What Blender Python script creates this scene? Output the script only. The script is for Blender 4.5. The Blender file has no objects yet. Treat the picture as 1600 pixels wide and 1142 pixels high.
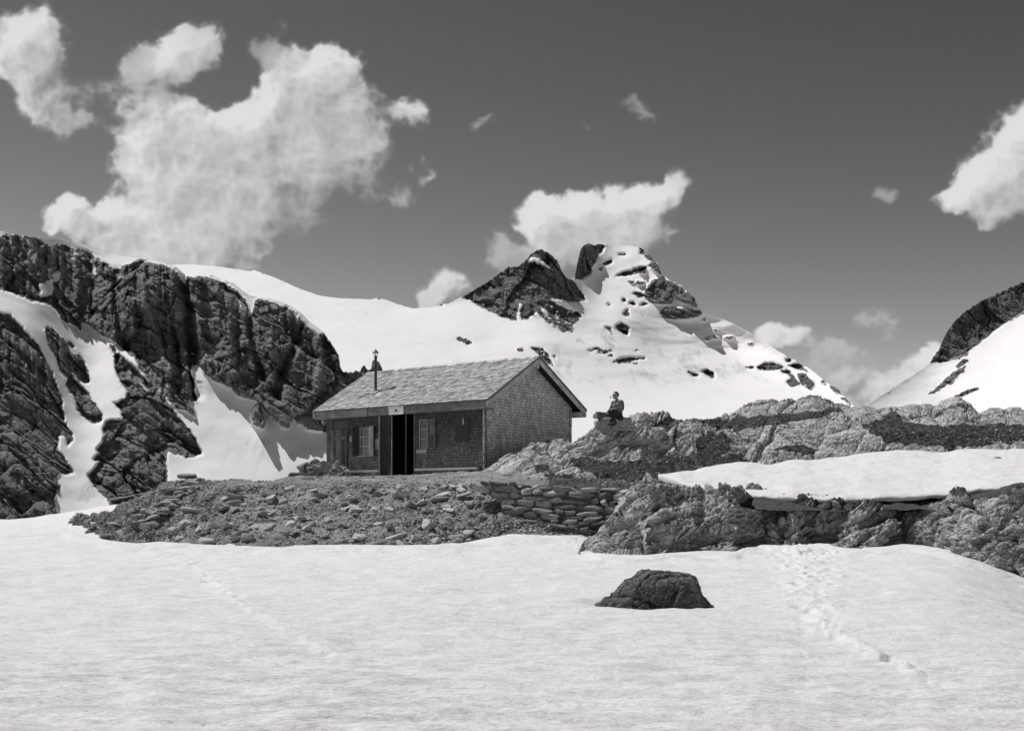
import bpy, math, random
import numpy as np
from mathutils import Vector, Matrix
R = math.radians
random.seed(7); rng = np.random.default_rng(11)
F = 1900.0; HY = 790.0                      # focal length in photo pixels, row of the horizon; eye level is z = 0

# ------------------------------------------------------------------ camera, sky, sun, exposure
sc = bpy.context.scene
cam = bpy.data.cameras.new('camera'); cam_o = bpy.data.objects.new('camera', cam); sc.collection.objects.link(cam_o)
cam_o.rotation_euler = (R(90), 0, 0); cam.sensor_width = 36; cam.lens = 36*F/1600; cam.shift_y = (HY-571)/1600
cam.clip_start = 0.1; cam.clip_end = 30000; sc.camera = cam_o
sc.view_settings.view_transform = 'Standard'; sc.view_settings.look = 'None'; sc.view_settings.exposure = EXPOSURE = 0.4
sc.view_settings.gamma = 1.0
sc.cycles.max_bounces = 5; sc.cycles.diffuse_bounces = 3; sc.cycles.use_denoising = True
SUN_AZ, SUN_EL = R(-63), R(60)              # from the left, a little behind the hut, near noon
sd = Vector((math.sin(SUN_AZ)*math.cos(SUN_EL), math.cos(SUN_AZ)*math.cos(SUN_EL), math.sin(SUN_EL)))
sun = bpy.data.lights.new('sun', 'SUN'); sun.energy = 3.3; sun.angle = R(0.5); sun.color = (1.0, 0.985, 0.99)
sun_o = bpy.data.objects.new('sun', sun); sc.collection.objects.link(sun_o)
sun_o.rotation_euler = sd.to_track_quat('Z', 'Y').to_euler()

class NT:                                    # terse node building
    def __init__(s, tree): s.t = tree; s.n = tree.nodes; s.l = tree.links
    def add(s, typ, **kw):
        nd = s.n.new(typ)
        for k, v in kw.items(): setattr(nd, k, v)
        return nd
    def put(s, sock, v):
        if isinstance(v, bpy.types.NodeSocket): s.l.new(v, sock)
        elif v is not None: sock.default_value = v
    def m(s, op, a, b=None, c=None, clamp=False):
        nd = s.add('ShaderNodeMath', operation=op, use_clamp=clamp)
        for i, v in enumerate((a, b, c)): s.put(nd.inputs[i], v)
        return nd.outputs[0]
    def v(s, op, a, b=None, c=None, out=0):
        nd = s.add('ShaderNodeVectorMath', operation=op)
        for i, x in enumerate((a, b, c)): s.put(nd.inputs[i], x)
        return nd.outputs['Value'] if op in ('LENGTH', 'DOT_PRODUCT') else nd.outputs[0]
    def noise(s, vec, scale, detail=4, rough=.55, col=False, dist=0):
        nd = s.add('ShaderNodeTexNoise'); s.put(nd.inputs['Vector'], vec)
        nd.inputs['Scale'].default_value = scale; nd.inputs['Detail'].default_value = detail
        nd.inputs['Roughness'].default_value = rough; nd.inputs['Distortion'].default_value = dist
        return nd.outputs['Color'] if col else nd.outputs[0]
    def voro(s, vec, scale, feature='F1', out='Distance'):
        nd = s.add('ShaderNodeTexVoronoi', feature=feature); s.put(nd.inputs['Vector'], vec)
        nd.inputs['Scale'].default_value = scale
        return nd.outputs[out]
    def map(s, x, a, b, c=0., d=1., smooth=False):
        nd = s.add('ShaderNodeMapRange'); nd.clamp = True
        if smooth: nd.interpolation_type = 'SMOOTHSTEP'
        for i, q in enumerate((x, a, b, c, d)): s.put(nd.inputs[i], q)
        return nd.outputs[0]
    def mix(s, f, a, b):
        nd = s.add('ShaderNodeMix'); nd.data_type = 'FLOAT'
        s.put(nd.inputs[0], f); s.put(nd.inputs[2], a); s.put(nd.inputs[3], b)
        return nd.outputs[0]
    def scale(s, vec, sx, sy, sz, rot=None):
        nd = s.add('ShaderNodeMapping'); s.put(nd.inputs[0], vec); nd.inputs['Scale'].default_value = (sx, sy, sz)
        if rot: nd.inputs['Rotation'].default_value = rot
        return nd.outputs[0]

# clouds: (photo x, y, half width, half height, weight), laid on the sky by azimuth and elevation
CL = [(478,118,62,46,1.1),(520,110,40,36,.8),(470,185,85,55,1.1),(560,200,66,54,1),(400,225,95,58,1.1),(530,240,74,45,.9),(250,200,70,50,1.1),(290,178,46,32,.9),
(235,250,50,45,.9),(320,235,80,55,1.1),(300,300,110,62,1.1),(430,275,90,50,.9),(250,360,110,48,1.1),(340,340,85,50,1),(170,352,80,32,1),(112,345,38,24,.8),(290,405,120,40,.9),(225,385,90,35,.9),
(62,110,48,75,.95),(50,60,55,60,.8),(98,185,44,34,.7),(132,192,34,18,.55),(280,78,56,38,.9),(245,112,52,30,.75),(175,142,60,22,.55),(310,62,34,38,.65),(220,90,26,30,.5),(430,75,34,36,.52),(412,95,25,30,.42),
(648,182,32,22,.8),(668,205,16,14,.5),(660,264,18,15,.7),(615,290,38,20,.62),(582,310,24,15,.5),(636,312,22,20,.55),(488,322,50,26,.5),(440,345,40,30,.5),(540,290,40,20,.45),
(850,345,36,34,.9),(905,352,62,46,1.1),(960,340,66,46,1.1),(1005,372,58,38,1.05),(1060,290,24,22,.75),(1032,318,36,30,.85),(790,392,32,24,.6),(800,412,50,25,.5),(900,395,70,35,.9),
(696,452,48,24,.8),(670,468,30,16,.6),(752,184,28,11,.52),(738,197,13,11,.42),(992,166,30,15,.55),(1012,182,22,11,.45),(922,192,18,8,.4),
(1560,280,58,60,1.1),(1518,298,38,28,.8),(1590,250,55,75,1.1),(1558,328,40,26,.8),(1480,312,16,10,.4),(1380,305,28,14,.48),
(1222,522,38,21,.85),(1250,538,24,13,.6),(1290,562,46,24,.5),(1378,496,40,28,.52),(1400,520,30,20,.42),(1360,600,54,26,.9),(1308,596,32,20,.6),(1335,565,60,25,.5),(1440,575,36,28,.9),(1465,556,28,24,.8),(1400,608,40,20,.7)]
world = bpy.data.worlds.new('World'); sc.world = world; world.use_nodes = True
wt = NT(world.node_tree); wt.n.clear()
tc = wt.add('ShaderNodeTexCoord').outputs['Generated']
sky = wt.add('ShaderNodeTexSky', sky_type='NISHITA'); sky.sun_disc = False; sky.sun_elevation = SUN_EL; sky.sun_rotation = SUN_AZ % (2*math.pi)
SKYG = 0.043; SKYP = 1.8
sky.altitude = 2400; sky.air_density = 1.0; sky.dust_density = 0.6
sp = wt.add('ShaderNodeSeparateColor'); wt.l.new(sky.outputs[0], sp.inputs[0])
grey = wt.m('ADD', wt.m('MULTIPLY', sp.outputs[0], 0.75), wt.m('MULTIPLY', sp.outputs[1], 0.12))
final = wt.m('MULTIPLY', wt.m('POWER', grey, SKYP), SKYG)
cc = wt.add('ShaderNodeCombineColor')
wt.put(cc.inputs[0], final); wt.put(cc.inputs[1], wt.m('MULTIPLY', final, .975)); wt.put(cc.inputs[2], final)
bg = wt.add('ShaderNodeBackground'); wt.l.new(cc.outputs[0], bg.inputs[0]); bg.inputs[1].default_value = 1.0
wo = wt.add('ShaderNodeOutputWorld'); wt.l.new(bg.outputs[0], wo.inputs[0])

# ------------------------------------------------------------------ numpy noise
def hsh(ix, iy, iz, seed):
    with np.errstate(over='ignore'):
        n = ix.astype(np.int64).astype(np.uint32)*np.uint32(374761393) + iy.astype(np.int64).astype(np.uint32)*np.uint32(668265263) + iz.astype(np.int64).astype(np.uint32)*np.uint32(2246822519) + np.uint32(seed*3266489917 % 4294967296)
        n = (n ^ (n >> np.uint32(13)))*np.uint32(1274126177); n = (n ^ (n >> np.uint32(16)))*np.uint32(2654435761); n ^= n >> np.uint32(15)
    return n.astype(np.float64)/4294967296.0
GR = np.array([(1,1,0),(-1,1,0),(1,-1,0),(-1,-1,0),(1,0,1),(-1,0,1),(1,0,-1),(-1,0,-1),(0,1,1),(0,-1,1),(0,1,-1),(0,-1,-1),(1,1,1),(-1,-1,1),(-1,1,-1),(1,-1,-1)], float)
def vn(p, seed=0):                                # gradient noise, about -1..1
    i = np.floor(p); f = p-i; u = f*f*f*(f*(f*6-15)+10); x, y, z = i[..., 0], i[..., 1], i[..., 2]
    r = 0
    for a in (0, 1):
        wx = u[..., 0] if a else 1-u[..., 0]
        for b in (0, 1):
            wy = u[..., 1] if b else 1-u[..., 1]
            for c in (0, 1):
                wz = u[..., 2] if c else 1-u[..., 2]
                g_ = GR[(hsh(x+a, y+b, z+c, seed)*15.999).astype(int)]
                r = r + wx*wy*wz*(g_[..., 0]*(f[..., 0]-a)+g_[..., 1]*(f[..., 1]-b)+g_[..., 2]*(f[..., 2]-c))
    return np.clip(r*1.25, -1, 1)
ROT = np.array([[.80, -.52, .30], [.45, .85, .28], [-.40, -.09, .91]])
def fbm(p, oc=4, seed=0, gain=.5):
    r = 0; a = 1; s = 0
    for k in range(oc):
        r = r + a*vn(p+k*17.3, seed+k); s += a; a *= gain; p = (p@ROT)*2.03
    return r/s*1.3
def vec3(a, b, c=0): return np.stack([np.asarray(a, float)+0*b, np.asarray(b, float)+0*a, np.zeros(np.broadcast(a, b).shape)+c], -1)
def worley(p, seed=0):
    i = np.floor(p); f1 = np.full(p.shape[:-1], 9.); f2 = f1.copy()
    rnd = np.zeros(p.shape); vec = np.zeros(p.shape)
    for a in (-1, 0, 1):
        for b in (-1, 0, 1):
            for c in (-1, 0, 1):
                x, y, z = i[..., 0]+a, i[..., 1]+b, i[..., 2]+c
                h = np.stack([hsh(x, y, z, seed+k) for k in (1, 2, 3)], -1)
                dv = p-(np.stack([x, y, z], -1)+.15+.7*h)
                d = np.sqrt((dv*dv).sum(-1)); cl = d < f1
                f2 = np.where(cl, f1, np.minimum(f2, d)); f1 = np.where(cl, d, f1)
                rnd = np.where(cl[..., None], h, rnd); vec = np.where(cl[..., None], dv, vec)
    return f1, f2, rnd, vec
def facets(p, layers, seed=0, tilt=1.3, crack=.5):
    r = 0
    for k, (s, a) in enumerate(layers):
        f1, f2, h, v = worley(p/s, seed+10*k)
        t = (h[..., 0]-.5)*1.0 + ((h[..., [1, 2, 0]]-.5)*2*v).sum(-1)*tilt
        r = r + a*(t - crack*np.exp(-(f2-f1)/.07))
    return r
def blocks(P, ang, yaw, layers, seed=0, tilt=.8, wob=.25, crack=.35):
    """jointed rock: slabs split by three sets of joints, each block pushed and tilted on its own"""
    c, s = math.cos(ang), math.sin(ang); cy, sy = math.cos(yaw), math.sin(yaw)
    X = cy*P[..., 0]+sy*P[..., 1]; Y = -sy*P[..., 0]+cy*P[..., 1]; Z = P[..., 2]
    Q = np.stack([c*X+s*Z, Y, -s*X+c*Z], -1); r = 0
    for k, (a, b, e, amp) in enumerate(layers):
        W = Q+wob*e*2.2*np.stack([fbm(Q/(e*5), 3, seed+20*k+j) for j in (1, 2, 3)], -1)
        w = W[..., 2]/e; kw = np.floor(w); z0 = 0*kw
        # bedding of uneven thickness
        w2 = w+.35*(hsh(kw, z0, z0, seed+k)-.5); kw = np.floor(w2); fw = w2-kw
        u = W[..., 0]/a+hsh(kw, z0, z0+3, seed+k)*5; ku = np.floor(u); fu = u-ku
        v = W[..., 1]/b+hsh(kw, ku, z0+7, seed+k)*5; kv = np.floor(v); fv = v-kv
        h0, h1, h2, h3 = [hsh(ku, kv, kw*4+j, seed+31*k) for j in range(4)]
        t = (h0-.5)*1.2+tilt*((h1-.5)*(fu-.5)+(h2-.5)*(fv-.5)+(h3-.15)*(fw-.5)*1.2)
        ed = np.minimum(np.minimum(np.minimum(fu, 1-fu)*a, np.minimum(fv, 1-fv)*b), np.minimum(fw, 1-fw)*e)/e
        r = r+amp*(t-crack*np.exp(-ed/.06))
    return r
def sm(x, a, b): t = np.clip((x-a)/(b-a), 0, 1); return t*t*(3-2*t)
def blur(a, n):
    for ax in (0, 1):
        for _ in range(2):
            k = 2*n+1; pad = [(0, 0), (0, 0)]; pad[ax] = (n+1, n); c = np.cumsum(np.pad(a, pad, 'edge'), ax)
            a = (np.take(c, range(k, c.shape[ax]), ax)-np.take(c, range(0, c.shape[ax]-k), ax))/k
    return a
def inpoly(x, y, poly):
    r = np.zeros(x.shape, bool); n = len(poly)
    for k in range(n):
        x1, y1 = poly[k]; x2, y2 = poly[(k+1) % n]
        if y1 == y2: continue
        r ^= ((y1 > y) != (y2 > y)) & (x < (x2-x1)*(y-y1)/(y2-y1)+x1)
    return r
def wpt(px, py, Y): return np.stack([(px-800)/F*Y, Y+0*px, (HY-py)/F*Y], -1)

# ------------------------------------------------------------------ objects
def link(o, parent=None):
    sc.collection.objects.link(o)
    if parent: o.parent = parent
    return o
def tag(o, label=None, cat=None, group=None, kind=None):
    if label: o['label'] = label
    if cat: o['category'] = cat
    if group: o['group'] = group
    if kind: o['kind'] = kind
    return o
def empty(name, loc=(0, 0, 0), rz=0):
    o = bpy.data.objects.new(name, None); o.location = loc; o.rotation_euler = (0, 0, rz); o.empty_display_size = .2
    return link(o)
def mesh_np(name, V, Fc, mat, attrs={}, smooth=False, parent=None):
    me = bpy.data.meshes.new(name); V = np.ascontiguousarray(V.reshape(-1, 3), np.float32); Fc = np.asarray(Fc, np.int32)
    n, k = Fc.shape; me.vertices.add(len(V)); me.vertices.foreach_set('co', V.ravel())
    me.loops.add(n*k); me.loops.foreach_set('vertex_index', Fc.ravel()); me.polygons.add(n)
    me.polygons.foreach_set('loop_start', np.arange(0, n*k, k, dtype=np.int32)); me.polygons.foreach_set('loop_total', np.full(n, k, np.int32))
    me.update(calc_edges=True); me.validate()
    me.polygons.foreach_set('use_smooth', np.full(len(me.polygons), smooth))
    for a, v in attrs.items():
        at = me.attributes.new(a, 'FLOAT', 'POINT'); at.data.foreach_set('value', np.ascontiguousarray(v.ravel(), np.float32))
    if mat: me.materials.append(mat)
    return link(bpy.data.objects.new(name, me), parent)
def grid_faces(r, c, flip=False):
    i = np.arange(r*c).reshape(r, c); a, b, d, e = i[:-1, :-1].ravel(), i[:-1, 1:].ravel(), i[1:, 1:].ravel(), i[1:, :-1].ravel()
    return np.stack([a, b, d, e] if not flip else [a, e, d, b], 1)
def normals(P):
    gu = np.gradient(P, axis=1); gv = np.gradient(P, axis=0); n = np.cross(gu, gv)
    return n/np.maximum(np.linalg.norm(n, axis=-1, keepdims=True), 1e-9)

# ------------------------------------------------------------------ materials
def newmat(name):
    m = bpy.data.materials.new(name); m.use_nodes = True; t = NT(m.node_tree); b = t.n['Principled BSDF']
    b.inputs['Specular IOR Level'].default_value = .25; b.inputs['Roughness'].default_value = .85
    return m, t, b
def gcol(t, v):
    c = t.add('ShaderNodeCombineColor')
    t.put(c.inputs[0], v); t.put(c.inputs[1], t.m('MULTIPLY', v, .985)); t.put(c.inputs[2], v)
    return c.outputs[0]
def bump(t, b, h, strength, dist):
    n = t.add('ShaderNodeBump'); n.inputs['Strength'].default_value = strength; n.inputs['Distance'].default_value = dist
    t.l.new(h, n.inputs['Height']); t.l.new(n.outputs[0], b.inputs['Normal'])
def attr(t, name): a = t.add('ShaderNodeAttribute'); a.attribute_name = name; return a.outputs['Fac']
def geo(t): return t.add('ShaderNodeTexCoord').outputs['Object']
def flat(name, v, rough=.85, var=.25, sc_=8, bmp=0, spec=.25):
    m, t, b = newmat(name); o = geo(t); b.inputs['Roughness'].default_value = rough; b.inputs['Specular IOR Level'].default_value = spec
    n = t.noise(o, sc_, 5, .6); t.l.new(gcol(t, t.m('MULTIPLY', t.map(n, .25, .75, 1-var, 1+var), v)), b.inputs['Base Color'])
    if bmp: bump(t, b, n, .6, bmp)
    return m
def rock_mat(name, lo, hi, s=1.0, grass=.055, bd=.03, soil=False, toned=False):
    """schist: mottled, lichen-speckled, cracked; 'grass' attribute turns it to dark turf"""
    m, t, b = newmat(name); o = geo(t)
    st = t.scale(o, .55*s, 1.0*s, 1.5*s, (0, R(32), R(10)))
    n1 = t.noise(st, 1.1, 6, .62, dist=.6); n2 = t.noise(st, 6.5, 5, .65, dist=.4); n3 = t.noise(o, 34*s, 4, .7)
    v = t.m('ADD', t.m('MULTIPLY', n1, .40), t.m('ADD', t.m('MULTIPLY', n2, .40), t.m('MULTIPLY', n3, .35)))
    col = t.map(v, .40, .75, lo, hi)
    lich = t.map(t.noise(o, 13*s, 4, .7), .56, .64); col = t.mix(t.m('MULTIPLY', lich, .55), col, hi*1.25)
    dk = t.map(t.noise(st, 3.2, 5, .7, dist=1.0), .60, .68); col = t.mix(t.m('MULTIPLY', dk, .75), col, lo*.45)
    cr = t.voro(t.v('ADD', st, t.v('MULTIPLY', t.noise(o, 3*s, 3, .5, True), (.5, .5, .5))), 2.6, 'DISTANCE_TO_EDGE')
    cr2 = t.voro(t.v('ADD', t.scale(st, .8, 1, 1.6), t.v('MULTIPLY', t.noise(o, 1.4*s, 4, .6, True), (.9, .9, .9))), .95, 'DISTANCE_TO_EDGE')
    crk = t.m('MAXIMUM', t.map(cr, 0, .045, .8, 0), t.map(cr2, 0, .028, 1, 0)); col = t.mix(t.m('MULTIPLY', crk, .85), col, lo*.3)
    if toned: col = t.m('MULTIPLY', col, t.map(attr(t, 'tone'), 0, 1, .45, 1.5))
    gr = t.map(t.m('ADD', attr(t, 'grass'), t.m('MULTIPLY', t.m('SUBTRACT', t.noise(o, 5, 5, .7), .5), .9)), .42, .58)
    gc = t.m('MULTIPLY', t.map(t.noise(o, 22, 4, .7), .3, .7, .45, 1.7), grass)
    t.l.new(gcol(t, t.mix(gr, col, gc)), b.inputs['Base Color'])
    h = t.m('ADD', t.m('MULTIPLY', n2, 1.0), t.m('ADD', t.m('MULTIPLY', n3, .45), t.m('MULTIPLY', crk, -.35)))
    bump(t, b, h, .9, bd); return m
def soil_mat():
    m, t, b = newmat('stony_soil'); o = geo(t)
    n1 = t.noise(o, .9, 5, .6); n2 = t.noise(o, 7, 6, .7); n3 = t.noise(o, 40, 3, .7); vd = t.voro(o, 15); vc = t.voro(o, 15, out='Color')
    sc1 = t.add('ShaderNodeSeparateColor'); t.l.new(vc, sc1.inputs[0])
    v = t.m('ADD', t.m('MULTIPLY', n1, .5), t.m('ADD', t.m('MULTIPLY', n2, .35), t.m('MULTIPLY', n3, .3)))
    col = t.map(v, .40, .72, .05, .42)
    peb = t.m('MULTIPLY', t.map(sc1.outputs[0], .62, .7), t.map(vd, .3, .42, 1, 0)); col = t.mix(peb, col, t.map(sc1.outputs[1], 0, 1, .2, .7))
    gr = t.map(t.m('ADD', attr(t, 'grass'), t.m('MULTIPLY', t.m('SUBTRACT', t.noise(o, 3.4, 5, .7), .5), 1.3)), .45, .6)
    col = t.mix(gr, col, t.m('MULTIPLY', t.map(t.noise(o, 25, 4, .7), .3, .7, .5, 1.6), .07))
    t.l.new(gcol(t, col), b.inputs['Base Color'])
    bump(t, b, t.m('ADD', n2, t.m('ADD', t.m('MULTIPLY', n3, .5), t.m('MULTIPLY', peb, .35))), 1, .05); return m
def snow_mat(name, v=.84, streak=0.30, far=False):
    m, t, b = newmat(name); o = geo(t); b.inputs['Roughness'].default_value = .7; b.inputs['Specular IOR Level'].default_value = .15
    if far:
        n = t.noise(t.scale(o, .01, .01, .03), 1, 6, .6); t.l.new(gcol(t, t.map(n, .3, .7, v*.93, v)), b.inputs['Base Color']); return m
    s1 = t.scale(o, 1.0, 1.6, 1, (0, 0, R(-12)))
    a1 = t.noise(s1, 2.2, 7, .72); a2 = t.noise(s1, 11.0, 5, .75); a3 = t.noise(o, .12, 3, .5)
    dirt_shade = t.m('ADD', t.m('MULTIPLY', t.map(a1, .42, .75), .6), t.m('MULTIPLY', t.map(a2, .48, .8), .6))
    near = t.map(attr(t, 'dirt_shade'), -.15, 1, 0., 3.0)
    k = t.m('MULTIPLY', t.m('MULTIPLY', dirt_shade, near), t.map(a3, .35, .65, streak*.7, streak*1.4))
    sp_ = t.m('MULTIPLY', t.map(t.noise(o, 16, 3, .7), .70, .76), t.map(t.noise(o, .8, 3, .6), .5, .7, 0, .28))
    k = t.m('ADD', k, sp_)
    t.l.new(gcol(t, t.m('MULTIPLY', t.m('SUBTRACT', 1., k), v)), b.inputs['Base Color'])
    bump(t, b, t.m('ADD', a1, t.m('MULTIPLY', a2, .45)), .85, .07); return m

# the sky dome with its clouds, far behind everything; the sun stands clear above its edge
fx = np.concatenate([np.arange(-900, -20, 8.), np.arange(-20, 1620, 1.7), np.arange(1620, 2500, 8.)]); fy = np.concatenate([np.arange(-500, -10, 8.), np.arange(-10, 660, 1.7), np.arange(660, 860, 6.)])[::-1]
SX, SY = np.meshgrid(fx, fy); p2 = vec3(SX/F*10, SY/F*10, .3)
def cloud(p2, oc=6):
    w = np.stack([fbm(p2*1.1, 3, 900), fbm(p2*1.1+9, 3, 910)], -1)*22+np.stack([fbm(p2*4.2, 4, 920), fbm(p2*4.2+5, 4, 930)], -1)*15
    x = p2[..., 0]/10*F+w[..., 0]; y = p2[..., 1]/10*F+w[..., 1]; tot = 0*x; nu = 0*x; de = 0*x+1e-6
    for (cx, cy, rx, ry, wt_) in CL:
        r2 = ((x-cx)/(rx*1.42))**2+((y-cy)/(ry*1.42))**2; q = np.maximum(1-r2, 0)**1.3
        tot = tot+wt_*q; nu = nu+wt_*q; de = de+q
    cloud.avg = nu/de
    n = 0; a = 1; ssum = 0
    for k in range(oc):
        v_ = vn((p2 if k%2 else p2@ROT)*(3.0*2.05**k)+k*7.7, 950+k); v_ = 1-2*np.abs(v_) if k in (1, 2) else v_
        n = n+a*v_; ssum += a; a *= .52
    n = n/ssum
    lo = .30+.45*sm(tot, .3, 1.0)
    return np.minimum(tot, 1.35)*1.3-.33+n*.85*np.minimum(1, .4+tot*1.1)-.6*(tot < .015)
dens = cloud(p2); faint = .30+.70*sm(cloud.avg, .42, .88); al = sm(dens, -.1, .9)**1.2; soft_ = cloud(p2, 3); al = np.maximum(al, sm(.5*dens+.5*soft_, .15, .75))
lit = 0
soft_ = cloud(p2, 3)
for k, o_ in enumerate((9, 22, 44)): lit = lit+(soft_-cloud(p2+np.array([-.8, -1.0, 0])*o_*10/F, 3))*(.7, .5, .45)[k]
lit = np.clip(.5+lit*.36+.10*fbm(p2*3.2, 4, 970)+.12*fbm(p2*1.3, 2, 975), 0, 1)
CB = .19+.35*lit*sm(.75*soft_+.25*dens, -.15, .6)+.04*sm(soft_, .5, 1.2)
def sky_mat():
    m, t, b = newmat('sky_and_clouds'); t.n.remove(b)
    gp = t.add('ShaderNodeNewGeometry').outputs['Position']
    s_ = t.add('ShaderNodeTexSky', sky_type='NISHITA'); s_.sun_disc = False; s_.sun_elevation = SUN_EL; s_.sun_rotation = SUN_AZ % (2*math.pi); s_.altitude = 2400; s_.air_density = 1.0; s_.dust_density = .6
    t.l.new(t.v('NORMALIZE', gp), s_.inputs[0]); q = t.add('ShaderNodeSeparateColor'); t.l.new(s_.outputs[0], q.inputs[0])
    gy = t.m('MULTIPLY', t.m('POWER', t.m('ADD', t.m('MULTIPLY', q.outputs[0], .75), t.m('MULTIPLY', q.outputs[1], .12)), SKYP), SKYG)
    f = t.mix(attr(t, 'cover'), gy, attr(t, 'light'))
    e = t.add('ShaderNodeEmission'); c = t.add('ShaderNodeCombineColor')
    t.put(c.inputs[0], f); t.put(c.inputs[1], t.m('MULTIPLY', f, .975)); t.put(c.inputs[2], f); t.l.new(c.outputs[0], e.inputs[0])
    t.l.new(e.outputs[0], t.n['Material Output'].inputs[0]); m.cycles.emission_sampling = 'NONE'; return m
az = np.arctan((SX-800)/F); te = (HY-SY)/F*np.cos(az); ln = np.sqrt(1+te*te)
P = np.stack([np.sin(az)/ln, np.cos(az)/ln, te/ln], -1)*16000.
o = mesh_np('sky', P, grid_faces(*SX.shape), sky_mat(), {'cover': al*.97*faint, 'light': CB}, True); tag(o, kind='structure')

M_snow = snow_mat('old_snow', .72); M_soil = soil_mat()
M_rockA = rock_mat('schist_front', .09, .60, 1.0); M_rockB = rock_mat('schist_rear', .10, .66, .8)
M_stone = rock_mat('loose_stone', .16, .52, 2.2, bd=.012); M_boulder = rock_mat('boulder_rock', .05, .20, 2.2, bd=.03)
M_wallst = rock_mat('wall_stone', .14, .42, 2.5, bd=.012, toned=True)

# ------------------------------------------------------------------ near ground
def lerp_nodes(px, nodes):                       # nodes: list of [(px, Y, py), ...]; returns Y, Z per node
    Ys, Zs = [], []
    for nd in nodes:
        a = np.array(nd, float); Y = np.interp(px, a[:, 0], a[:, 1]); py = np.interp(px, a[:, 0], a[:, 2])
        Ys.append(Y); Zs.append((HY-py)/F*Y)
    return np.array(Ys), np.array(Zs)
def loft(px, nodes, rows, smooth=2):
    Ys, Zs = lerp_nodes(px, nodes); t = [0.]
    for k, r in enumerate(rows): t += list(k+np.arange(1, r+1)/r)
    t = np.array(t); k = np.minimum(t.astype(int), len(rows)-1); f = (t-k)[:, None]
    Y = Ys[k]*(1-f)+Ys[k+1]*f; Z = Zs[k]*(1-f)+Zs[k+1]*f
    if smooth: Y, Z = blur(Y, smooth), blur(Z, smooth)
    return np.stack([(px[None]-800)/F*Y, Y, Z], -1)
def topx(P): return P[..., 0]/P[..., 1]*F+800, HY-P[..., 2]/P[..., 1]*F

SHORE = [(-400,820),(60,830),(95,826),(130,838),(190,848),(215,850),(250,847),(300,851),(345,853),(400,855),(440,856),(470,853),(540,852),(620,853),(680,852),(720,850),(745,845),(770,840),(800,838),(850,838),(900,838),(912,842)]
SHORE2 = [(905,866),(912,862),(930,865),(960,868),(1010,869),(1040,866),(1100,862),(1150,863),(1165,856),(1185,852),(1215,853),(1250,855),(1290,852),(1325,858),(1345,857),(1385,855),(1410,851),(1440,853),(1470,858),(1490,866),(1520,876),(1553,888),(1600,905),(1700,930),(1900,960)]
def snow_plane(X, Y):
    px = X/Y*F+800
    z = -1.62+.0175*Y
    g_ = np.interp(px, [-600, -100, 0, 52, 100, 180, 230, 300, 400], [.15, .2, .25, .32, .5, .85, .8, .35, 0])
    z = z+g_*sm(Y, 35.5, 47)-dipR(px)*sm(Y, 8, 26)+.17*sm(px, 735, 800)*sm(px, 945, 900)*sm(Y, 27, 34.5) - 9.0*np.clip((Y-47.5)/40, 0, 3)**1.3
    return z
DX = np.arange(1300., 2200., 4); DV = np.convolve(np.pad(np.interp(DX, [1450, 1490, 1553, 1600, 1700, 1900], [0, .02, .26, .45, .9, 1.5]), 14, 'edge'), np.ones(29)/29, 'valid')
def dipR(px): return np.interp(px, DX, DV)
def shoreY(px, py):                              # where the sight line meets the snow
    e = (HY-py)/F; Y = (1.62+dipR(px))/(.0175-e+1e-9); return Y
def snow_h(X, Y):
    z = snow_plane(X, Y); p = vec3(X, Y)
    z = z+.06*fbm(p*.45, 3, 5)*sm(Y, 3, 12)+.035*fbm(p@np.array([[1.2, .5, 0], [-.5, 2.2, 0], [0, 0, 1]])*1.1, 4, 9)
    z = z-.07*np.exp(-((np.hypot((X-1.96)/.80, (Y-16.5)/.62)-1.0)/.22)**2)
    px, py = X/Y*F+800, HY-z/Y*F
    tr = np.interp(py, [850, 880, 930, 985, 1005, 1030, 1042, 1100], [1255, 1262, 1272, 1290, 1330, 1385, 1410, 1520]); wd = np.interp(py, [850, 940, 990, 1040], [48, 44, 26, 18])
    k = np.exp(-((px-tr)/wd)**2)*(py > 845)*(py < 1065)
    tr2 = np.interp(py, [860, 880, 940, 985, 1030], [215, 300, 375, 450, 530]); k2 = np.exp(-((px-tr2)/16)**2)*(py > 862)*(py < 1040)*.6
    f1, f2, h, v = worley(p*3.6, 33)
    z = z - (k+k2)*(.20*np.exp(-(f1/.30)**2)*(h[..., 0] > .4)) + (k+k2)*(.05*fbm(p*4, 3, 4)+.02)
    snow_h.trail = k+k2
    snow_h.holes = (k+k2)*np.exp(-(f1/.25)**2)*(h[..., 0] > .4)
    return z
px = np.arange(-500, 2101, 2.0)
Yr = np.concatenate([np.geomspace(2.2, 16, 170), np.geomspace(16.08, 40, 230), np.geomspace(40.3, 120, 60)])
PX, YY = np.meshgrid(px, Yr); XX = (PX-800)/F*YY; ZZ = snow_h(XX, YY)
_, PY = topx(np.stack([XX, YY, ZZ], -1))
ed = np.interp(PX, [a for a, _ in SHORE[:-1]]+[a for a, _ in SHORE2], [b for _, b in SHORE[:-1]]+[b for _, b in SHORE2])
lip = (PY-ed); ZZ = ZZ + .07*sm(lip, -1, 3)*(1-sm(lip, 5, 14))*(YY < 40)*(1-np.exp(-((PX-909)/16)**2))     # melt lip along the rocks
dirt_shade = sm(PY, 930, 1120)*(.35+.65*sm(PX, 1000, 250))+.18*sm(PY, 850, 960)+.1-.65*snow_h.trail+1.5*snow_h.holes
o = mesh_np('snow_field', np.stack([XX, YY, ZZ], -1), grid_faces(*XX.shape), M_snow, {'dirt_shade': dirt_shade}, True)
tag(o, kind='structure')

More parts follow.
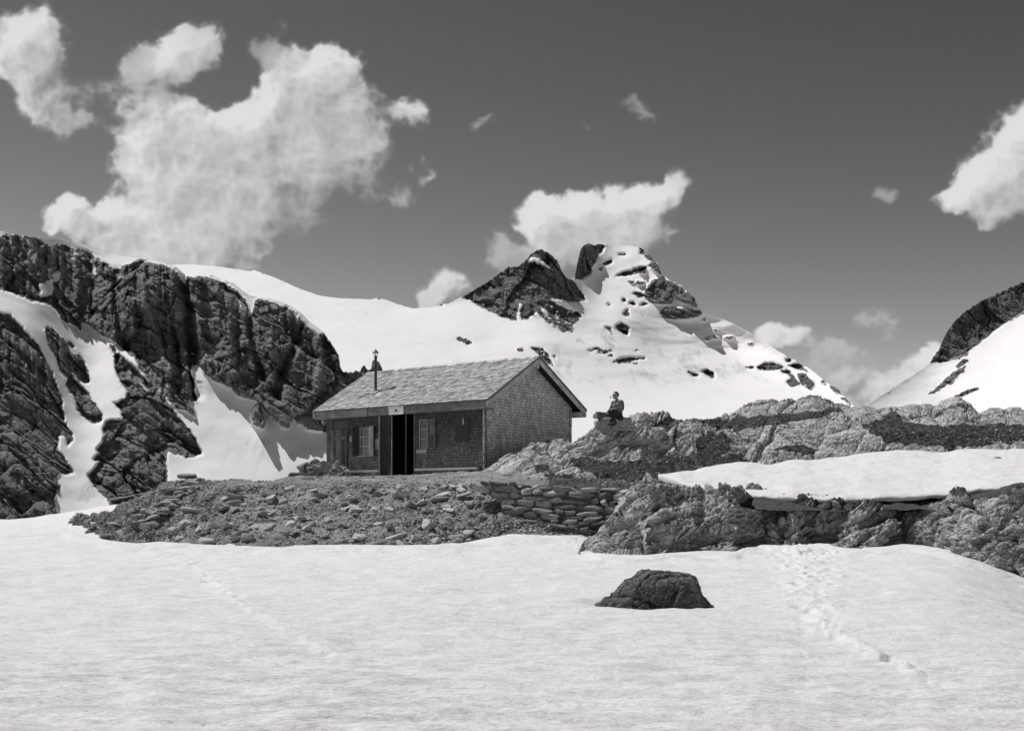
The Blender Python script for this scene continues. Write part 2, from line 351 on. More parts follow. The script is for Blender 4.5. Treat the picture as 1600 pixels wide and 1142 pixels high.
# the stony mound that carries the hut, with the turf terrace behind the dry wall
def shn(dY=0, dpy=0, lst=SHORE, yover=None):
    r = []
    for (a, b) in lst:
        Y = 42.0 if a <= 95 else float(shoreY(a, b)); Y = min(Y, 42.0)
        if 95 < a < 190: Y = 42-(a-95)/95*8.4
        if a > 740: Y = min(Y, 34.4)
        r.append((a, Y+dY, b+dpy))
    return r
n0 = shn(-.8, 16); n1 = shn(0, 3)
n2 = [(60,42.2,827),(95,42.3,824),(120,41.3,815),(150,39.7,812),(190,37,820),(250,36.3,806),(300,36.3,802),(400,36,806),(500,36,805),(620,36,801),(700,35.7,803),(760,35.6,800),(800,35.2,812),(850,35.0,832),(912,35,838)]
n3 = [(60,42.4,826),(95,42.6,823),(120,41.9,812),(150,40.5,808),(190,39.8,797),(215,39.6,783),(240,39.5,766),(270,39.5,756),(300,39.5,756),(400,39.2,760),(500,39.2,757),(620,39,755),(700,38.5,753),(745,38,753),(760,37.2,756),(800,36.6,762),(850,36.4,766),(912,36.4,768),(1000,36.4,772)]
n4 = [(60,42.6,826),(95,43,824),(120,42.4,811),(150,41.5,806),(190,41,793),(215,41,779),(240,41,762),(262,41,753),(300,41.3,746),(325,41.5,749),(345,41.5,750),(370,41.8,746),(400,42,752),(430,42,750),(450,42.5,743),(475,43,742),(510,43,745),(560,43.2,745),(620,43.2,743.5),(660,43,741),(700,42.5,738),(760,41.2,735),(800,40,738),(850,39,742),(912,38.5,745),(1000,38,752)]
n5 = [(60,45,850),(95,46,850),(150,45,832),(215,45,815),(262,46,800),(320,47,790),(450,48,772),(510,52,745.5),(620,52,741),(700,52,737),(760,50,734),(1000,48,735)]
px = np.arange(84, 1001, 1.6)
P = loft(px, [n0, n1, n2, n3, n4, n5], [8, 60, 60, 18, 16], 2)
N = normals(P); PXg, PYg = topx(P); flatk = sm(PYg, 752, 764)
d = .045*facets(P, [(.55, 1), (.25, .6), (.11, .35)], 3, 1.0, .2)*(.35+.65*flatk)+.12*fbm(P*.9, 5, 8)*flatk+.035*fbm(P*5, 4, 2)+.03*np.abs(fbm(P*2.5, 3, 31))
d = d*(1+1.3*sm(PXg, 300, 210))*(1-.4*sm(PXg, 745, 775)*sm(PYg, 770, 755))
d = d+.09*fbm(P*1.7, 4, 91)*sm(PYg, 828, 842)
P = P+N*d[..., None]
gr = .32+.28*fbm(P*.8, 3, 21); gr = gr+.5*sm(PYg, 762, 752)*sm(PXg, 480, 520)*(PXg < 745)*0+ .7*sm(PXg, 845, 870)*sm(PYg, 772, 764)-.35*sm(PXg, 320, 230)
MOUND = (P, N, PXg, PYg)
o = mesh_np('ground', P, grid_faces(*P.shape[:2]), M_soil, {'grass': gr}, False); tag(o, kind='structure')

def dip(P, ang, sx=.38, sz=1.25):                # rotate into bedding planes and stretch along the dip
    c, s = math.cos(ang), math.sin(ang); X, Y, Z = P[..., 0], P[..., 1], P[..., 2]
    return np.stack([(c*X+s*Z)*sx, Y*.8+X*.15, (-s*X+c*Z)*sz], -1)

# rear outcrop: light schist ribs dipping down to the left, turf in the hollows
b0 = [(730,41.0,765),(760,39.8,770),(790,38.3,775),(830,37.7,776),(895,37.4,776),(960,37.6,775),(1035,37.8,765),(1100,38.6,752),(1210,40,738),(1345,41,725),(1553,41.6,714),(1900,41.6,712)]
b1 = [(730,41.2,750),(745,41,750),(760,40,752),(790,38.6,757),(830,38,757),(895,37.8,760),(930,37.8,762),(960,38,757),(1000,37.8,757),(1035,38.2,748),(1055,38.6,743),(1100,39,737),(1165,40,727),(1210,40.4,724),(1270,41,719),(1345,41.5,711),(1400,42,705),(1553,42,701),(1900,42,700)]
b2 = [(730,41.3,749),(760,41,744),(790,39.8,741),(830,39.3,737),(860,39.6,726),(895,39.9,716),(930,40,712),(960,39.9,706),(1000,40,702),(1055,40.8,702),(1100,41,700),(1165,42,692),(1210,42.4,687),(1270,42.9,681),(1345,43,676),(1553,43.5,676),(1900,43.5,672)]
b3 = [(730,41.6,748),(748,41.5,744),(760,41.6,734),(775,41.4,722),(790,41.2,712),(808,41.1,701),(830,41.2,689),(845,41.4,687),(860,41.6,688),(895,41.8,683),(915,41.6,675),(922,41.2,668),(932,41.0,665),(945,40.9,666),(965,41.0,666),(975,41.4,661),(985,41.5,659),(1000,42,657),(1012,42.2,652),(1022,42.4,645),(1033,42.6,641),(1045,42.8,644),(1052,43,652),(1070,43.3,653),(1092,43.6,653),(1110,44,654),(1130,44.5,649),(1150,45.2,640),(1165,45.6,633),(1185,46,626),(1210,46.2,622),(1235,46.5,621),(1252,46.6,618),(1262,46.6,613),(1275,46.6,613),(1285,46.6,620),(1305,46.8,625),(1330,47,631),(1360,47,632),(1400,47,632),(1440,47,629),(1470,46.8,627),(1488,46.6,623),(1500,46.5,622),(1512,46.4,627),(1522,46.3,636),(1530,46.2,641),(1553,46.2,638),(1600,46,642),(1700,46,648),(1900,46,640)]
b4 = [(a, Y+3.0, py+26) for a, Y, py in b3]
px = np.arange(730, 1900, 1.35)
P = loft(px, [b0, b1, b2, b3, b4], [6, 46, 56, 12], 1)
PXg, PYg = topx(P)
wx = PXg+9*fbm(vec3(PXg/22, PYg/12), 3, 41); wy = PYg+5*fbm(vec3(PXg/22, PYg/12), 3, 42)
G = [[(890,716),(905,711),(960,718),(1005,714),(1040,710),(1100,706),(1160,707),(1168,722),(1120,729),(1050,744),(990,753),(950,748),(920,736),(900,726)],
 [(1095,657),(1130,652),(1175,650),(1230,645),(1285,640),(1305,634),(1318,640),(1290,650),(1250,658),(1190,664),(1150,672),(1110,664)],
 [(1355,660),(1400,652),(1450,662),(1560,664),(1900,660),(1900,702),(1560,692),(1480,698),(1420,694),(1370,684),(1345,670)],[(1378,645),(1400,640),(1412,650),(1405,658),(1385,656)],
 [(1088,680),(1130,672),(1145,690),(1138,706),(1090,706)],[(848,738),(890,742),(905,756),(990,760),(990,780),(860,780)],[(835,727),(862,726),(860,736),(838,736)],[(1200,700),(1260,692),(1290,700),(1260,708)],[(1020,668),(1045,650),(1052,654),(1030,676)]]
gm = np.zeros(P.shape[:2])
for q in G: gm = np.maximum(gm, inpoly(wx, wy, q).astype(float))
gm = blur(gm, 1); gs = blur(gm, 3)
N = normals(P); Q = dip(P+.25*np.stack([fbm(P*.9, 3, s) for s in (1, 2, 3)], -1), R(30))
brk = sm(fbm(P*.45, 3, 88), -.35, .35)
d = blocks(P, R(33), R(12), [(3.2, 2.2, 1.1, .34), (1.5, 1.0, .45, .15), (.6, .42, .19, .06), (.24, .18, .08, .022)], 60, .6, .25, .95)*(.5+.7*brk)+.06*facets(Q, [(.5, 1), (.2, .5)], 60, 1.0, .3)+.08*fbm(P*1.2, 5, 12)
smooth_slab = sm(PXg, 885, 800)*sm(PXg, 740, 770)
d = d*(1-.65*smooth_slab)
ridge_cut = sm(PXg, 700, 900)
d = np.clip(d, -.45, .40)*(1-.45*sm(PXg, 1060, 1200))
d = d*(1-.88*gs)+.04*fbm(P*5, 3, 3)*gs
d = d*(1-.85*np.exp(-((PXg-952)/24)**2)*sm(PYg, 700, 676))
N2 = N.copy(); N2 = N2/np.linalg.norm(N2, axis=-1, keepdims=True)
P = P+N2*d[..., None]*np.where(np.arange(P.shape[0])[:, None] > P.shape[0]-10, .3, 1)[..., None]
TURF = (P, N, gm)
o = mesh_np('rock_outcrop', P, grid_faces(*P.shape[:2]), M_rockB, {'grass': gm}, False)
tag(o, 'long pale schist ridge with dark turf in its hollows, under the sitting man', 'rock outcrop')
REAR = (P, PXg, PYg)

# turf strip and snow bed between the two outcrops
s0 = [(985,33.5,790),(1100,33.2,790),(1220,32.3,797),(1300,32.3,797),(1440,32.6,795),(1553,31.5,795),(1900,31,795)]
s1 = [(985,36,764),(1030,36,760),(1100,34.3,768),(1215,33,781),(1320,33,783),(1440,33.4,780),(1553,33,772),(1900,33,764)]
s2 = [(985,39.5,752),(1030,39.5,747),(1100,40,739),(1215,41.5,730),(1320,42,722),(1440,43,712),(1553,43.2,706),(1900,43.2,704)]
px = np.arange(985, 1900, 2.2); P = loft(px, [s0, s1, s2], [10, 34], 1)
P[..., 2] += .05*fbm(P*1.5, 4, 5)+.02*fbm(P*7, 2, 5)-.03
o = mesh_np('meadow', P, grid_faces(*P.shape[:2]), M_soil, {'grass': np.ones(P.shape[:2])}, False); tag(o, kind='structure')
f0 = [(1028,38.2,747),(1060,35.7,756),(1100,34.6,766),(1170,33.6,775),(1215,33,780),(1240,32.9,779),(1320,32.9,781),(1370,33,779),(1440,33,777),(1500,33,772),(1553,33,765),(1700,33,760),(1900,33,755)]
f1_ = [(a, Y+.12, py-6) for a, Y, py in f0]
f2_ = [(1028,39.0,741),(1040,39.2,738),(1060,39.3,736),(1085,39.5,735),(1100,39.9,728),(1130,40.1,724),(1165,40.4,721),(1200,40.6,722),(1240,41,717),(1270,41.1,717),(1320,41.4,712),(1370,41.9,706),(1400,42.1,703),(1440,42.2,703),(1470,42.2,705),(1500,42.3,701),(1553,42.3,700),(1900,42.3,698)]
f3_ = [(a, Y+.5, py+6) for a, Y, py in f2_]
px = np.arange(1028, 1900, 2.0); P = loft(px, [[(a, Y+.10, py+5) for a, Y, py in f0], f0, f1_, f2_, f3_], [3, 4, 60, 4], 1)
P[..., 2] += .06*fbm(P*.5, 3, 15)+.02*fbm(P*2.3, 3, 5)
P[..., 1] += .12*fbm(P*1.2, 3, 6)
o = mesh_np('snow_patch', P, grid_faces(*P.shape[:2]), M_snow, {'dirt_shade': np.zeros(P.shape[:2])}, True); tag(o, kind='structure')
# little tongue of snow on the terrace beside the front outcrop
px = np.arange(950, 1000, 1.0)
P = loft(px, [[(950,37.6,765),(1000,37.4,771)],[(950,37.65,761),(1000,37.5,766)],[(950,38.0,759),(965,38.3,756),(985,38.4,752),(1000,38.4,750)],[(950,38.1,764),(1000,38.6,760)]], [3, 10, 3], 1)
P[..., 2] += .03*fbm(P*3, 3, 15)
o = mesh_np('snow_tongue', P, grid_faces(*P.shape[:2]), M_snow, {'dirt_shade': np.zeros(P.shape[:2])}, True); tag(o, kind='structure')

# front outcrop: the rough crag at the snow's edge
def sh2(dY, dpy):
    return [(a, float(shoreY(a, b))+dY, b+dpy) for a, b in SHORE2]
a0 = sh2(-.3, 16); a1 = sh2(.0, 0)
CR = [(902,864),(908,850),(914,842),(925,832),(938,815),(950,800),(962,787),(972,775),(983,765),(988,752),(993,744),(1002,740),(1015,738),(1030,741),(1040,748),(1053,759),(1070,757),(1085,756),(1100,761),(1112,757),(1125,752),(1140,751),(1155,752),(1170,757),(1190,766),(1205,774),(1225,779),(1240,782),(1270,783),(1300,786),(1330,790),(1350,791),(1372,786),(1390,787),(1410,784),(1440,784),(1470,782),(1500,777),(1530,771),(1553,767),(1600,756),(1700,745),(1900,730)]
a3 = []; a2 = []
for a, b in CR:
    ys = float(shoreY(a, np.interp(a, [q[0] for q in SHORE2], [q[1] for q in SHORE2])))
    yb = np.interp(a, [q[0] for q in SHORE2], [q[1] for q in SHORE2]); k = min(1., (yb-b)/90)
    ww = 1-.55*float(sm(np.float64(a), 1150, 1240)); a3.append((a, ys+.25+3.0*k*ww, b)); a2.append((a, ys+.15+1.0*k*ww, b+(yb-b)*.42))
a4 = [(a, min(Y+1.8, 36), max(b+14, 772)) if a < 1190 else (a, max(Y+.7, 33.3), b-1) for a, Y, b in a3]
px = np.arange(902, 1900, 1.3); P = loft(px, [a0, a1, a2, a3, a4], [6, 44, 44, 14], 1)
PXg, PYg = topx(P); N = normals(P)
Q = dip(P+.2*np.stack([fbm(P*1.1, 3, s) for s in (4, 5, 6)], -1), R(38), .5, 1.2)
brk = sm(fbm(P*.6, 3, 89), -.3, .4)
d = blocks(P, R(40), R(-25), [(2.2, 1.6, .95, .38), (1.0, .7, .42, .17), (.42, .32, .18, .065), (.18, .14, .08, .022)], 130, .6, .25, .95)*(.6+.6*brk)+.07*facets(Q, [(.45, 1), (.18, .5)], 130, 1.0, .3)+.08*fbm(P*1.4, 5, 13)+.16*fbm(P*.6, 2, 19)
edge = sm(PXg, 900, 935)*np.where(np.arange(P.shape[0])[:, None] > P.shape[0]-8, .2, 1)
d = np.clip(d, -.5, .42)*edge
up = P[..., 2]*0+1
P = P+N*d[..., None]
gr = .28*sm(fbm(P*1.5, 3, 77), .0, .6)+.75*sm(PYg, 800, 786)*sm(N[..., 2], .6, .9)*sm(PXg, 1180, 1240)
o = mesh_np('rock_outcrop', P, grid_faces(*P.shape[:2]), M_rockA, {'grass': gr}, False)
tag(o, 'rough dark cracked crag rising from the front snow field, right of the dry stone wall', 'rock outcrop')
FRONT = (P, PXg, PYg)

# ------------------------------------------------------------------ mountains
def mountain_mat(name, s, rlo, rhi, snow=.88, ang=40, dirty=.0):
    m, t, b = newmat(name); o = geo(t); b.inputs['Specular IOR Level'].default_value = .1
    st = t.scale(o, .30*s, .6*s, 1.1*s, (0, R(ang), 0))
    n1 = t.noise(st, .05, 8, .68, dist=.8); n2 = t.noise(st, .35, 6, .7, dist=.5); n3 = t.noise(o, 1.0*s, 4, .7)
    v = t.m('ADD', t.m('MULTIPLY', n1, .45), t.m('ADD', t.m('MULTIPLY', n2, .4), t.m('MULTIPLY', n3, .25)))
    rc = t.map(v, .40, .72, rlo, rhi)
    msk = t.map(t.m('ADD', attr(t, 'rock'), t.m('MULTIPLY', t.m('SUBTRACT', t.noise(o, .35*s, 6, .75), .5), .55)), .46, .54)
    streak = t.map(t.noise(t.scale(o, .5*s, .12*s, .12*s, (0, R(-38), 0)), .25, 5, .7), .52, .78)
    scol = t.m('MULTIPLY', t.m('SUBTRACT', 1., t.m('MULTIPLY', streak, t.m('ADD', attr(t, 'dirt_shade'), .09))), snow)
    t.l.new(gcol(t, t.mix(msk, scol, rc)), b.inputs['Base Color'])
    bump(t, b, t.m('MULTIPLY', t.m('ADD', t.m('MULTIPLY', n2, 1.), t.m('MULTIPLY', n3, .6)), msk), 1.0, 3.0/s); return m
def relief(name, px0, px1, bottom, top, D0, rocks, holes, z2p, slopes, step=1.35, gullies=(), extra=None, mat=None, rockamp=1., seed=0, scale=1., warp=2.2, dirt_shadef=None, ledge=None, vfl=0):
    """a mountain side: real depth grows up the slope by its steepness; rock bulges, gullies cut in"""
    px = np.arange(px0, px1, step); tp = np.interp(px, [a for a, _ in top], [b for _, b in top])
    tp = tp + 2.0*fbm(vec3(px/7, px*0), 4, seed+3)*np.interp(px, [a for a, _ in top], rough_of(top, rocks, z2p))
    rows = int((bottom-tp.min())/step)+3; dp = step; PYr = bottom-step*np.arange(rows)[:, None]+0*px[None]; PXg = px[None]+0*PYr
    PYg = np.maximum(PYr, tp[None])                   # rows past the skyline stay on it
    wq = vec3(PXg/9, PYg/9); wx = PXg+warp*fbm(wq, 5, seed+5, .75); wy = PYg+warp*fbm(wq, 5, seed+6, .75)
    rk = np.zeros(PXg.shape); hard = rk.copy()
    for q, tn in rocks:
        i = inpoly(wx, wy, [z2p(*a) for a in q]); rk[i] = 1; hard[i] = tn
    if ledge is not None: i = ledge(PXg, PYg) & (rk > 0); rk[i] = 0; hard[i] = 1.
    for q in holes: i = inpoly(wx, wy, [z2p(*a) for a in q]); rk[i] = 0; hard[i] = 1.
    tanv = np.where(rk > 0, hard, slopes(PXg, PYg)); tanv = blur(tanv, int(5/step)+1)
    e = (HY-PYr)/F; inc = dp/F/np.maximum(tanv-e, .12)
    Ls = np.concatenate([np.zeros((1, len(px))), np.cumsum(inc[:-1], 0)], 0)
    k = int(22/step)
    for _ in range(3):                                # even the columns sideways
        cs = np.cumsum(np.pad(Ls, ((0, 0), (k+1, k)), 'edge'), 1); Ls = (cs[:, 2*k+1:]-cs[:, :-2*k-1])/(2*k+1)
    fr = np.clip((bottom-PYg)/step, 0, rows-1.001); ri = fr.astype(int); ff = fr-ri; ci = np.arange(len(px))[None]+0*ri
    L = Ls[ri, ci]*(1-ff)+Ls[ri+1, ci]*ff
    base = np.array([D0(x) for x in px])[None]; kk = int(70/step)
    for _ in range(3): cs = np.cumsum(np.pad(base[0], (kk+1, kk), 'edge')); base = ((cs[2*kk+1:]-cs[:-2*kk-1])/(2*kk+1))[None]
    k = int(24/step); Ls = L.copy()
    for _ in range(3):                                # even the columns sideways
        c = np.cumsum(np.pad(Ls, ((0, 0), (k+1, k)), 'edge'), 1); Ls = (c[:, 2*k+1:]-c[:, :-2*k-1])/(2*k+1)
    L = Ls
    D = base*np.exp(L)
    rs = blur(rk, 1); P = wpt(PXg, PYg, D)
    Q = dip(P+6*scale*np.stack([fbm(P/(28*scale), 3, seed+s) for s in (1, 2, 3)], -1), R(-42), .55, 1.0)
    f = facets(Q, [(46*scale, 1), (19*scale, .5), (8*scale, .27), (3.6*scale, .13)], seed+50, 1.4, .35)
    B = blocks(P, R(-40), R(20), [(40*scale, 30*scale, 9*scale, 1), (15*scale, 12*scale, 3.6*scale, .5), (6*scale, 5*scale, 1.5*scale, .25)], seed+80, .9)
    dd = -rockamp*(6.5*f+3.5*B)*scale*rs - rs*1.3*scale + rockamp*8*scale*fbm(P/(70*scale), 3, seed+9)*rs + rs*5*scale*fbm(vec3(PXg/13, PYg/110), 3, seed+33)*vfl*(.35+.65*sm(PYg, 640, 560))+(1-rs)*scale*(5.5*fbm(P/(75*scale), 4, seed+8)+.45*fbm(P/(14*scale), 3, seed+18))
    for pts, w, a in gullies:
        pp = np.array([z2p(*q) for q in pts]); gx = np.interp(PYg, pp[:, 1], pp[:, 0]); s_ = PXg-gx-3*fbm(vec3(PYg/20, PYg*0), 3, seed+70)
        inn = sm(PYg, pp[0, 1]-8, pp[0, 1]+6)*sm(PYg, pp[-1, 1]+8, pp[-1, 1]-4)
        dd = dd + .6*a*np.exp(-(s_/w)**2)*inn*np.maximum(rs, .3)
    if extra is not None: dd = dd+extra(PXg, PYg)
    D = D+dd; P = wpt(PXg, PYg, D)
    # back side, so that the ridge has thickness
    top_ = P[-1]; b1_ = top_*np.array([1.04, 1.04, 1.0]); b2_ = top_*np.array([1.2, 1.2, 1.2])-np.array([0, 0, 45*scale])
    P = np.concatenate([P, b1_[None], b2_[None]], 0); rs = np.concatenate([rk, rk[-1:], rk[-1:]*0], 0)
    dirt_shade = np.zeros(rs.shape)
    if dirt_shadef is not None: dirt_shade[:-2] = dirt_shadef(PXg, PYg)
    FF = grid_faces(*P.shape[:2]); dead = np.zeros((P.shape[0]-1, P.shape[1]-1), bool); up_ = PYr < tp[None]
    dead[:-2] = (up_[:-1, :-1] & up_[:-1, 1:]); FF = FF[~dead.ravel()]
    o = mesh_np(name, P, FF, mat, {'rock': blur(rs, 1)*.6+rs*.4, 'dirt_shade': dirt_shade}, False)
    at = np.zeros(len(o.data.polygons), bool); r0 = rs[:-1, :-1].ravel()[~dead.ravel()]
    if len(r0) == len(at): o.data.polygons.foreach_set('use_smooth', r0 < .5)
    tag(o, kind='structure'); return o
def rough_of(top, rocks, z2p):
    r = []
    for a, b in top:
        x = np.array([[a]], float); y = np.array([[b+4.]]); v = .25
        for q, _ in rocks:
            if inpoly(x, y, [z2p(*k) for k in q])[0, 0]: v = 1.5
        r.append(v)
    return r
zA = lambda x, y: (40+x/2.483, 360+y/2.483)
zB = lambda x, y: (700+x/2.5, 360+y/2.5)
zC = lambda x, y: (700+x/1.778, 130+y/1.778)

TOP1 = [(-400,330),(-100,345),(0,362),(52,371),(70,374),(90,374),(110,377),(130,382),(150,392),(165,396),(200,402),(235,404),(262,413),(275,417),(290,430),(300,432),(330,430),(345,436),(365,442),(380,455),(392,462),(420,466),(440,472),(455,478),(472,490),(484,502),(495,510),(505,518),(512,528),(522,543),(530,556),(531,572),(536,580),(550,582),(562,580),(566,572),(569,571),(573,577),(580,576),(582,563),(586,564),(592,566),(600,580),(612,590),(640,640)]
cliff = [(-900,-60),(25,25),(60,35),(95,65),(125,50),(180,70),(215,75),(250,90),(285,110),(300,125),(350,152),(380,140),(430,118),(520,130),(575,150),(600,185),(618,215),(625,182),(690,178),(730,190),(770,200),(815,235),(850,265),(865,300),(868,345),(885,300),(895,260),(940,272),(985,290),(1030,305),(1060,330),(1080,365),(1110,390),(1135,405),(1160,400),(1185,440),(1215,490),(1220,540),(1260,545),(1310,520),(1330,540),(1345,495),(1380,510),(1420,560),(1500,640),(1500,800),(1165,782),(1135,775),(1100,770),(1060,745),(1040,725),(1020,768),(990,755),(960,725),(930,700),(905,665),(860,650),(820,640),(800,610),(760,595),(730,580),(700,560),(665,520),(645,520),(640,560),(655,590),(650,620),(668,660),(640,665),(600,640),(560,610),(530,590),(500,575),(480,545),(430,500),(400,480),(370,450),(330,420),(300,410),(260,380),(240,360),(215,355),(215,390),(190,370),(150,350),(125,320),(100,290),(80,280),(25,275),(-60,240),(-900,60)]
spur = [(345,470),(370,485),(420,530),(480,590),(540,640),(570,690),(600,730),(650,790),(685,865),(640,885),(590,870),(550,855),(545,900),(550,970),(545,1142),(370,1142),(372,1066),(330,1055),(290,1020),(265,990),(240,950),(270,920),(290,895),(265,885),(290,860),(275,850),(305,820),(300,770),(310,740),(330,735),(380,735),(370,700),(340,670),(375,660),(400,630),(380,600),(355,560),(345,510)]
sliver = [(430,500),(470,520),(520,585),(575,625),(625,660),(650,690),(660,725),(625,700),(585,690),(545,640),(490,590),(450,545)]
rib = [(80,372),(110,385),(130,405),(160,430),(175,470),(220,500),(245,550),(250,592),(222,590),(200,570),(180,545),(185,580),(230,620),(260,660),(290,700),(300,737),(260,752),(230,730),(205,700),(190,650),(155,600),(165,575),(130,540),(115,490),(85,440),(78,400)]
leftd = [(-900,130),(-60,330),(25,420),(50,450),(75,500),(100,545),(115,600),(140,650),(150,740),(185,805),(165,842),(155,800),(130,795),(125,850),(150,880),(185,940),(120,950),(130,1000),(110,1040),(125,1105),(60,1142),(-900,1142)]
tooth = [(900,665),(915,690),(932,750),(920,770),(880,750),(873,710),(885,680)]
isl = [[(1180,345),(1200,352),(1240,390),(1235,397),(1200,375)],[(160,430),(175,432),(190,455),(180,460)],[(325,440),(345,445),(350,470),(335,470)],[(190,480),(215,485),(220,500),(195,500)]]
holes1 = [[(50,210),(85,195),(108,188),(106,250),(60,258)],[(105,170),(125,155),(137,165),(130,190),(112,208)],[(148,240),(160,220),(177,222),(160,248),(150,252)],[(355,180),(380,168),(380,180),(362,193)],[(815,262),(825,262),(838,297),(822,290)],[(905,300),(940,290),(945,308),(912,318)],[(950,283),(975,290),(978,308),(962,302)],[(755,205),(770,215),(768,235),(758,225)],[(1040,320),(1060,330),(1050,345)],[(185,85),(205,82),(200,95),(188,95)],[(262,130),(275,140),(270,170),(262,165)],[(25,95),(45,85),(40,120),(28,125)],[(410,240),(425,240),(425,262),(412,255)],[(540,640),(556,655),(560,670),(545,660)],[(440,590),(455,595),(480,625),(470,630)],[(1075,390),(1085,365),(1090,375),(1072,415)]]
rocks1 = [(cliff, 1.3), (spur, .95), (sliver, .95), (rib, .9), (leftd, 1.0), (tooth, 2.)]+[(q, 1.5) for q in isl]
gull1 = [([(350,150),(350,260),(365,380),(385,470)], 7, 16),([(612,190),(632,300),(640,420),(655,560),(665,650)], 9, 26),([(868,330),(880,420),(905,520),(960,640)], 7, 14),([(1075,370),(1040,450),(990,560),(975,660)], 7, 16),([(250,100),(262,200),(255,330)], 4, 8),([(450,180),(470,300),(520,430),(560,560)], 6, -12),([(740,230),(745,330),(790,430),(820,560)], 10, -14),([(1130,420),(1150,520),(1120,640)], 7, -10),([(190,90),(200,200),(190,330)], 6, -8),([(545,250),(570,380),(600,520)], 4, 8)]
M_m1 = mountain_mat('cliff_and_snow', 1.0, .07, .46, .73, 35)
def dirt1(x, y):
    return .6*np.exp(-((x-(330+(y-640)*.9))/45)**2)*sm(y, 640, 700)+.75*sm(y, 735, 775)*(x < 215)*(x > 60)
def ledge1(x, y):
    n = fbm(vec3((x+.9*y)/11, (y-.5*x)/3.2), 4, 601, .6); k = .46-.20*sm(y, 470, 395)*sm(x, 340, 200)-.14*np.exp(-((x-410)/30)**2)*sm(y, 520, 470)
    return n > k+.15*sm(y, 560, 620)
def ledge2(x, y):
    n = fbm(vec3((x-.5*y)/6, (y+.4*x)/2.2), 4, 611, .6); return n > .42-.20*sm(x, 820, 850)*sm(y, 470, 500)*(x < 920)+.2*sm(x, 800, 760)
def bowl_shade(x, y):
    n = fbm(vec3(x/60, y/12), 4, 621); return .52*sm(x, 830, 900)*sm(x, 1240, 1150)*sm(y, 505, 535)*sm(y, 612, 580)*(1+.8*n)+.05*sm(n, .1, .5)  # cloud shadow over the glacier bowl, painted into the snow colour
relief('mountain', -400, 640, 880, TOP1, lambda x: np.interp(x, [-400, 60, 180, 300, 640], [310, 325, 340, 350, 365]), rocks1, holes1, zA,
       lambda x, y: (HY-y)/F+.55+.2*sm(x, 240, 300), 1.35, gull1, None, M_m1, 1.0, 100, 1.0, 3.4, dirt1, ledge1, .75)

TOP2 = [(-300,395),(100,400),(220,408),(262,414),(300,413),(345,417),(390,424),(397,422),(430,434),(470,452),(500,462),(530,466),(560,467),(580,468),(590,465),(605,469),(620,475),(645,482),(665,481),(684,478),(690,475),(700,475),(730,459),(745,450),(772,434),(790,420),(796,418),(812,415),(820,408),(828,399),(838,391),(845,390),(855,393),(862,400),(872,408),(876,420),(882,430),(893,440),(897,432),(900,422),(903,405),(908,388),(914,382),(922,381),(930,383),(936,381),(945,383),(960,384),(985,384),(1000,387),(1006,390),(1008,398),(1018,400),(1022,408),(1028,412),(1033,428),(1050,440),(1064,446),(1072,454),(1085,465),(1090,478),(1098,488),(1110,492),(1130,499),(1150,508),(1170,519),(1190,532),(1210,545),(1230,556),(1250,568),(1262,574),(1275,584),(1292,598),(1305,605),(1315,614),(1325,626),(1340,640),(1400,690),(1460,720)]
peak1 = ([(60,262),(75,252),(100,235),(150,205),(180,185),(210,158),(240,142),(280,138),(300,112),(320,86),(345,72),(380,74),(400,94),(425,114),(437,142),(458,172),(490,200),(520,240),(542,276),(490,281),(440,268),(390,270),(420,285),(450,300),(480,310),(520,325),(512,352),(490,365),(480,390),(460,396),(420,375),(390,360),(360,335),(330,330),(310,352),(290,350),(278,318),(292,288),(280,285),(270,325),(268,352),(240,350),(200,335),(170,320),(120,295),(90,275)], 1.8)
def ell(cx, cy, rx, ry, n=9): return [(cx+rx*1.2*math.cos(k*6.283/n)*(1+.4*math.sin(k*3.1+cx))+.3*ry*math.sin(k*6.283/n+cy), cy+ry*.75*math.sin(k*6.283/n)*(1+.45*math.cos(k*5.3+cy))) for k in range(n)]
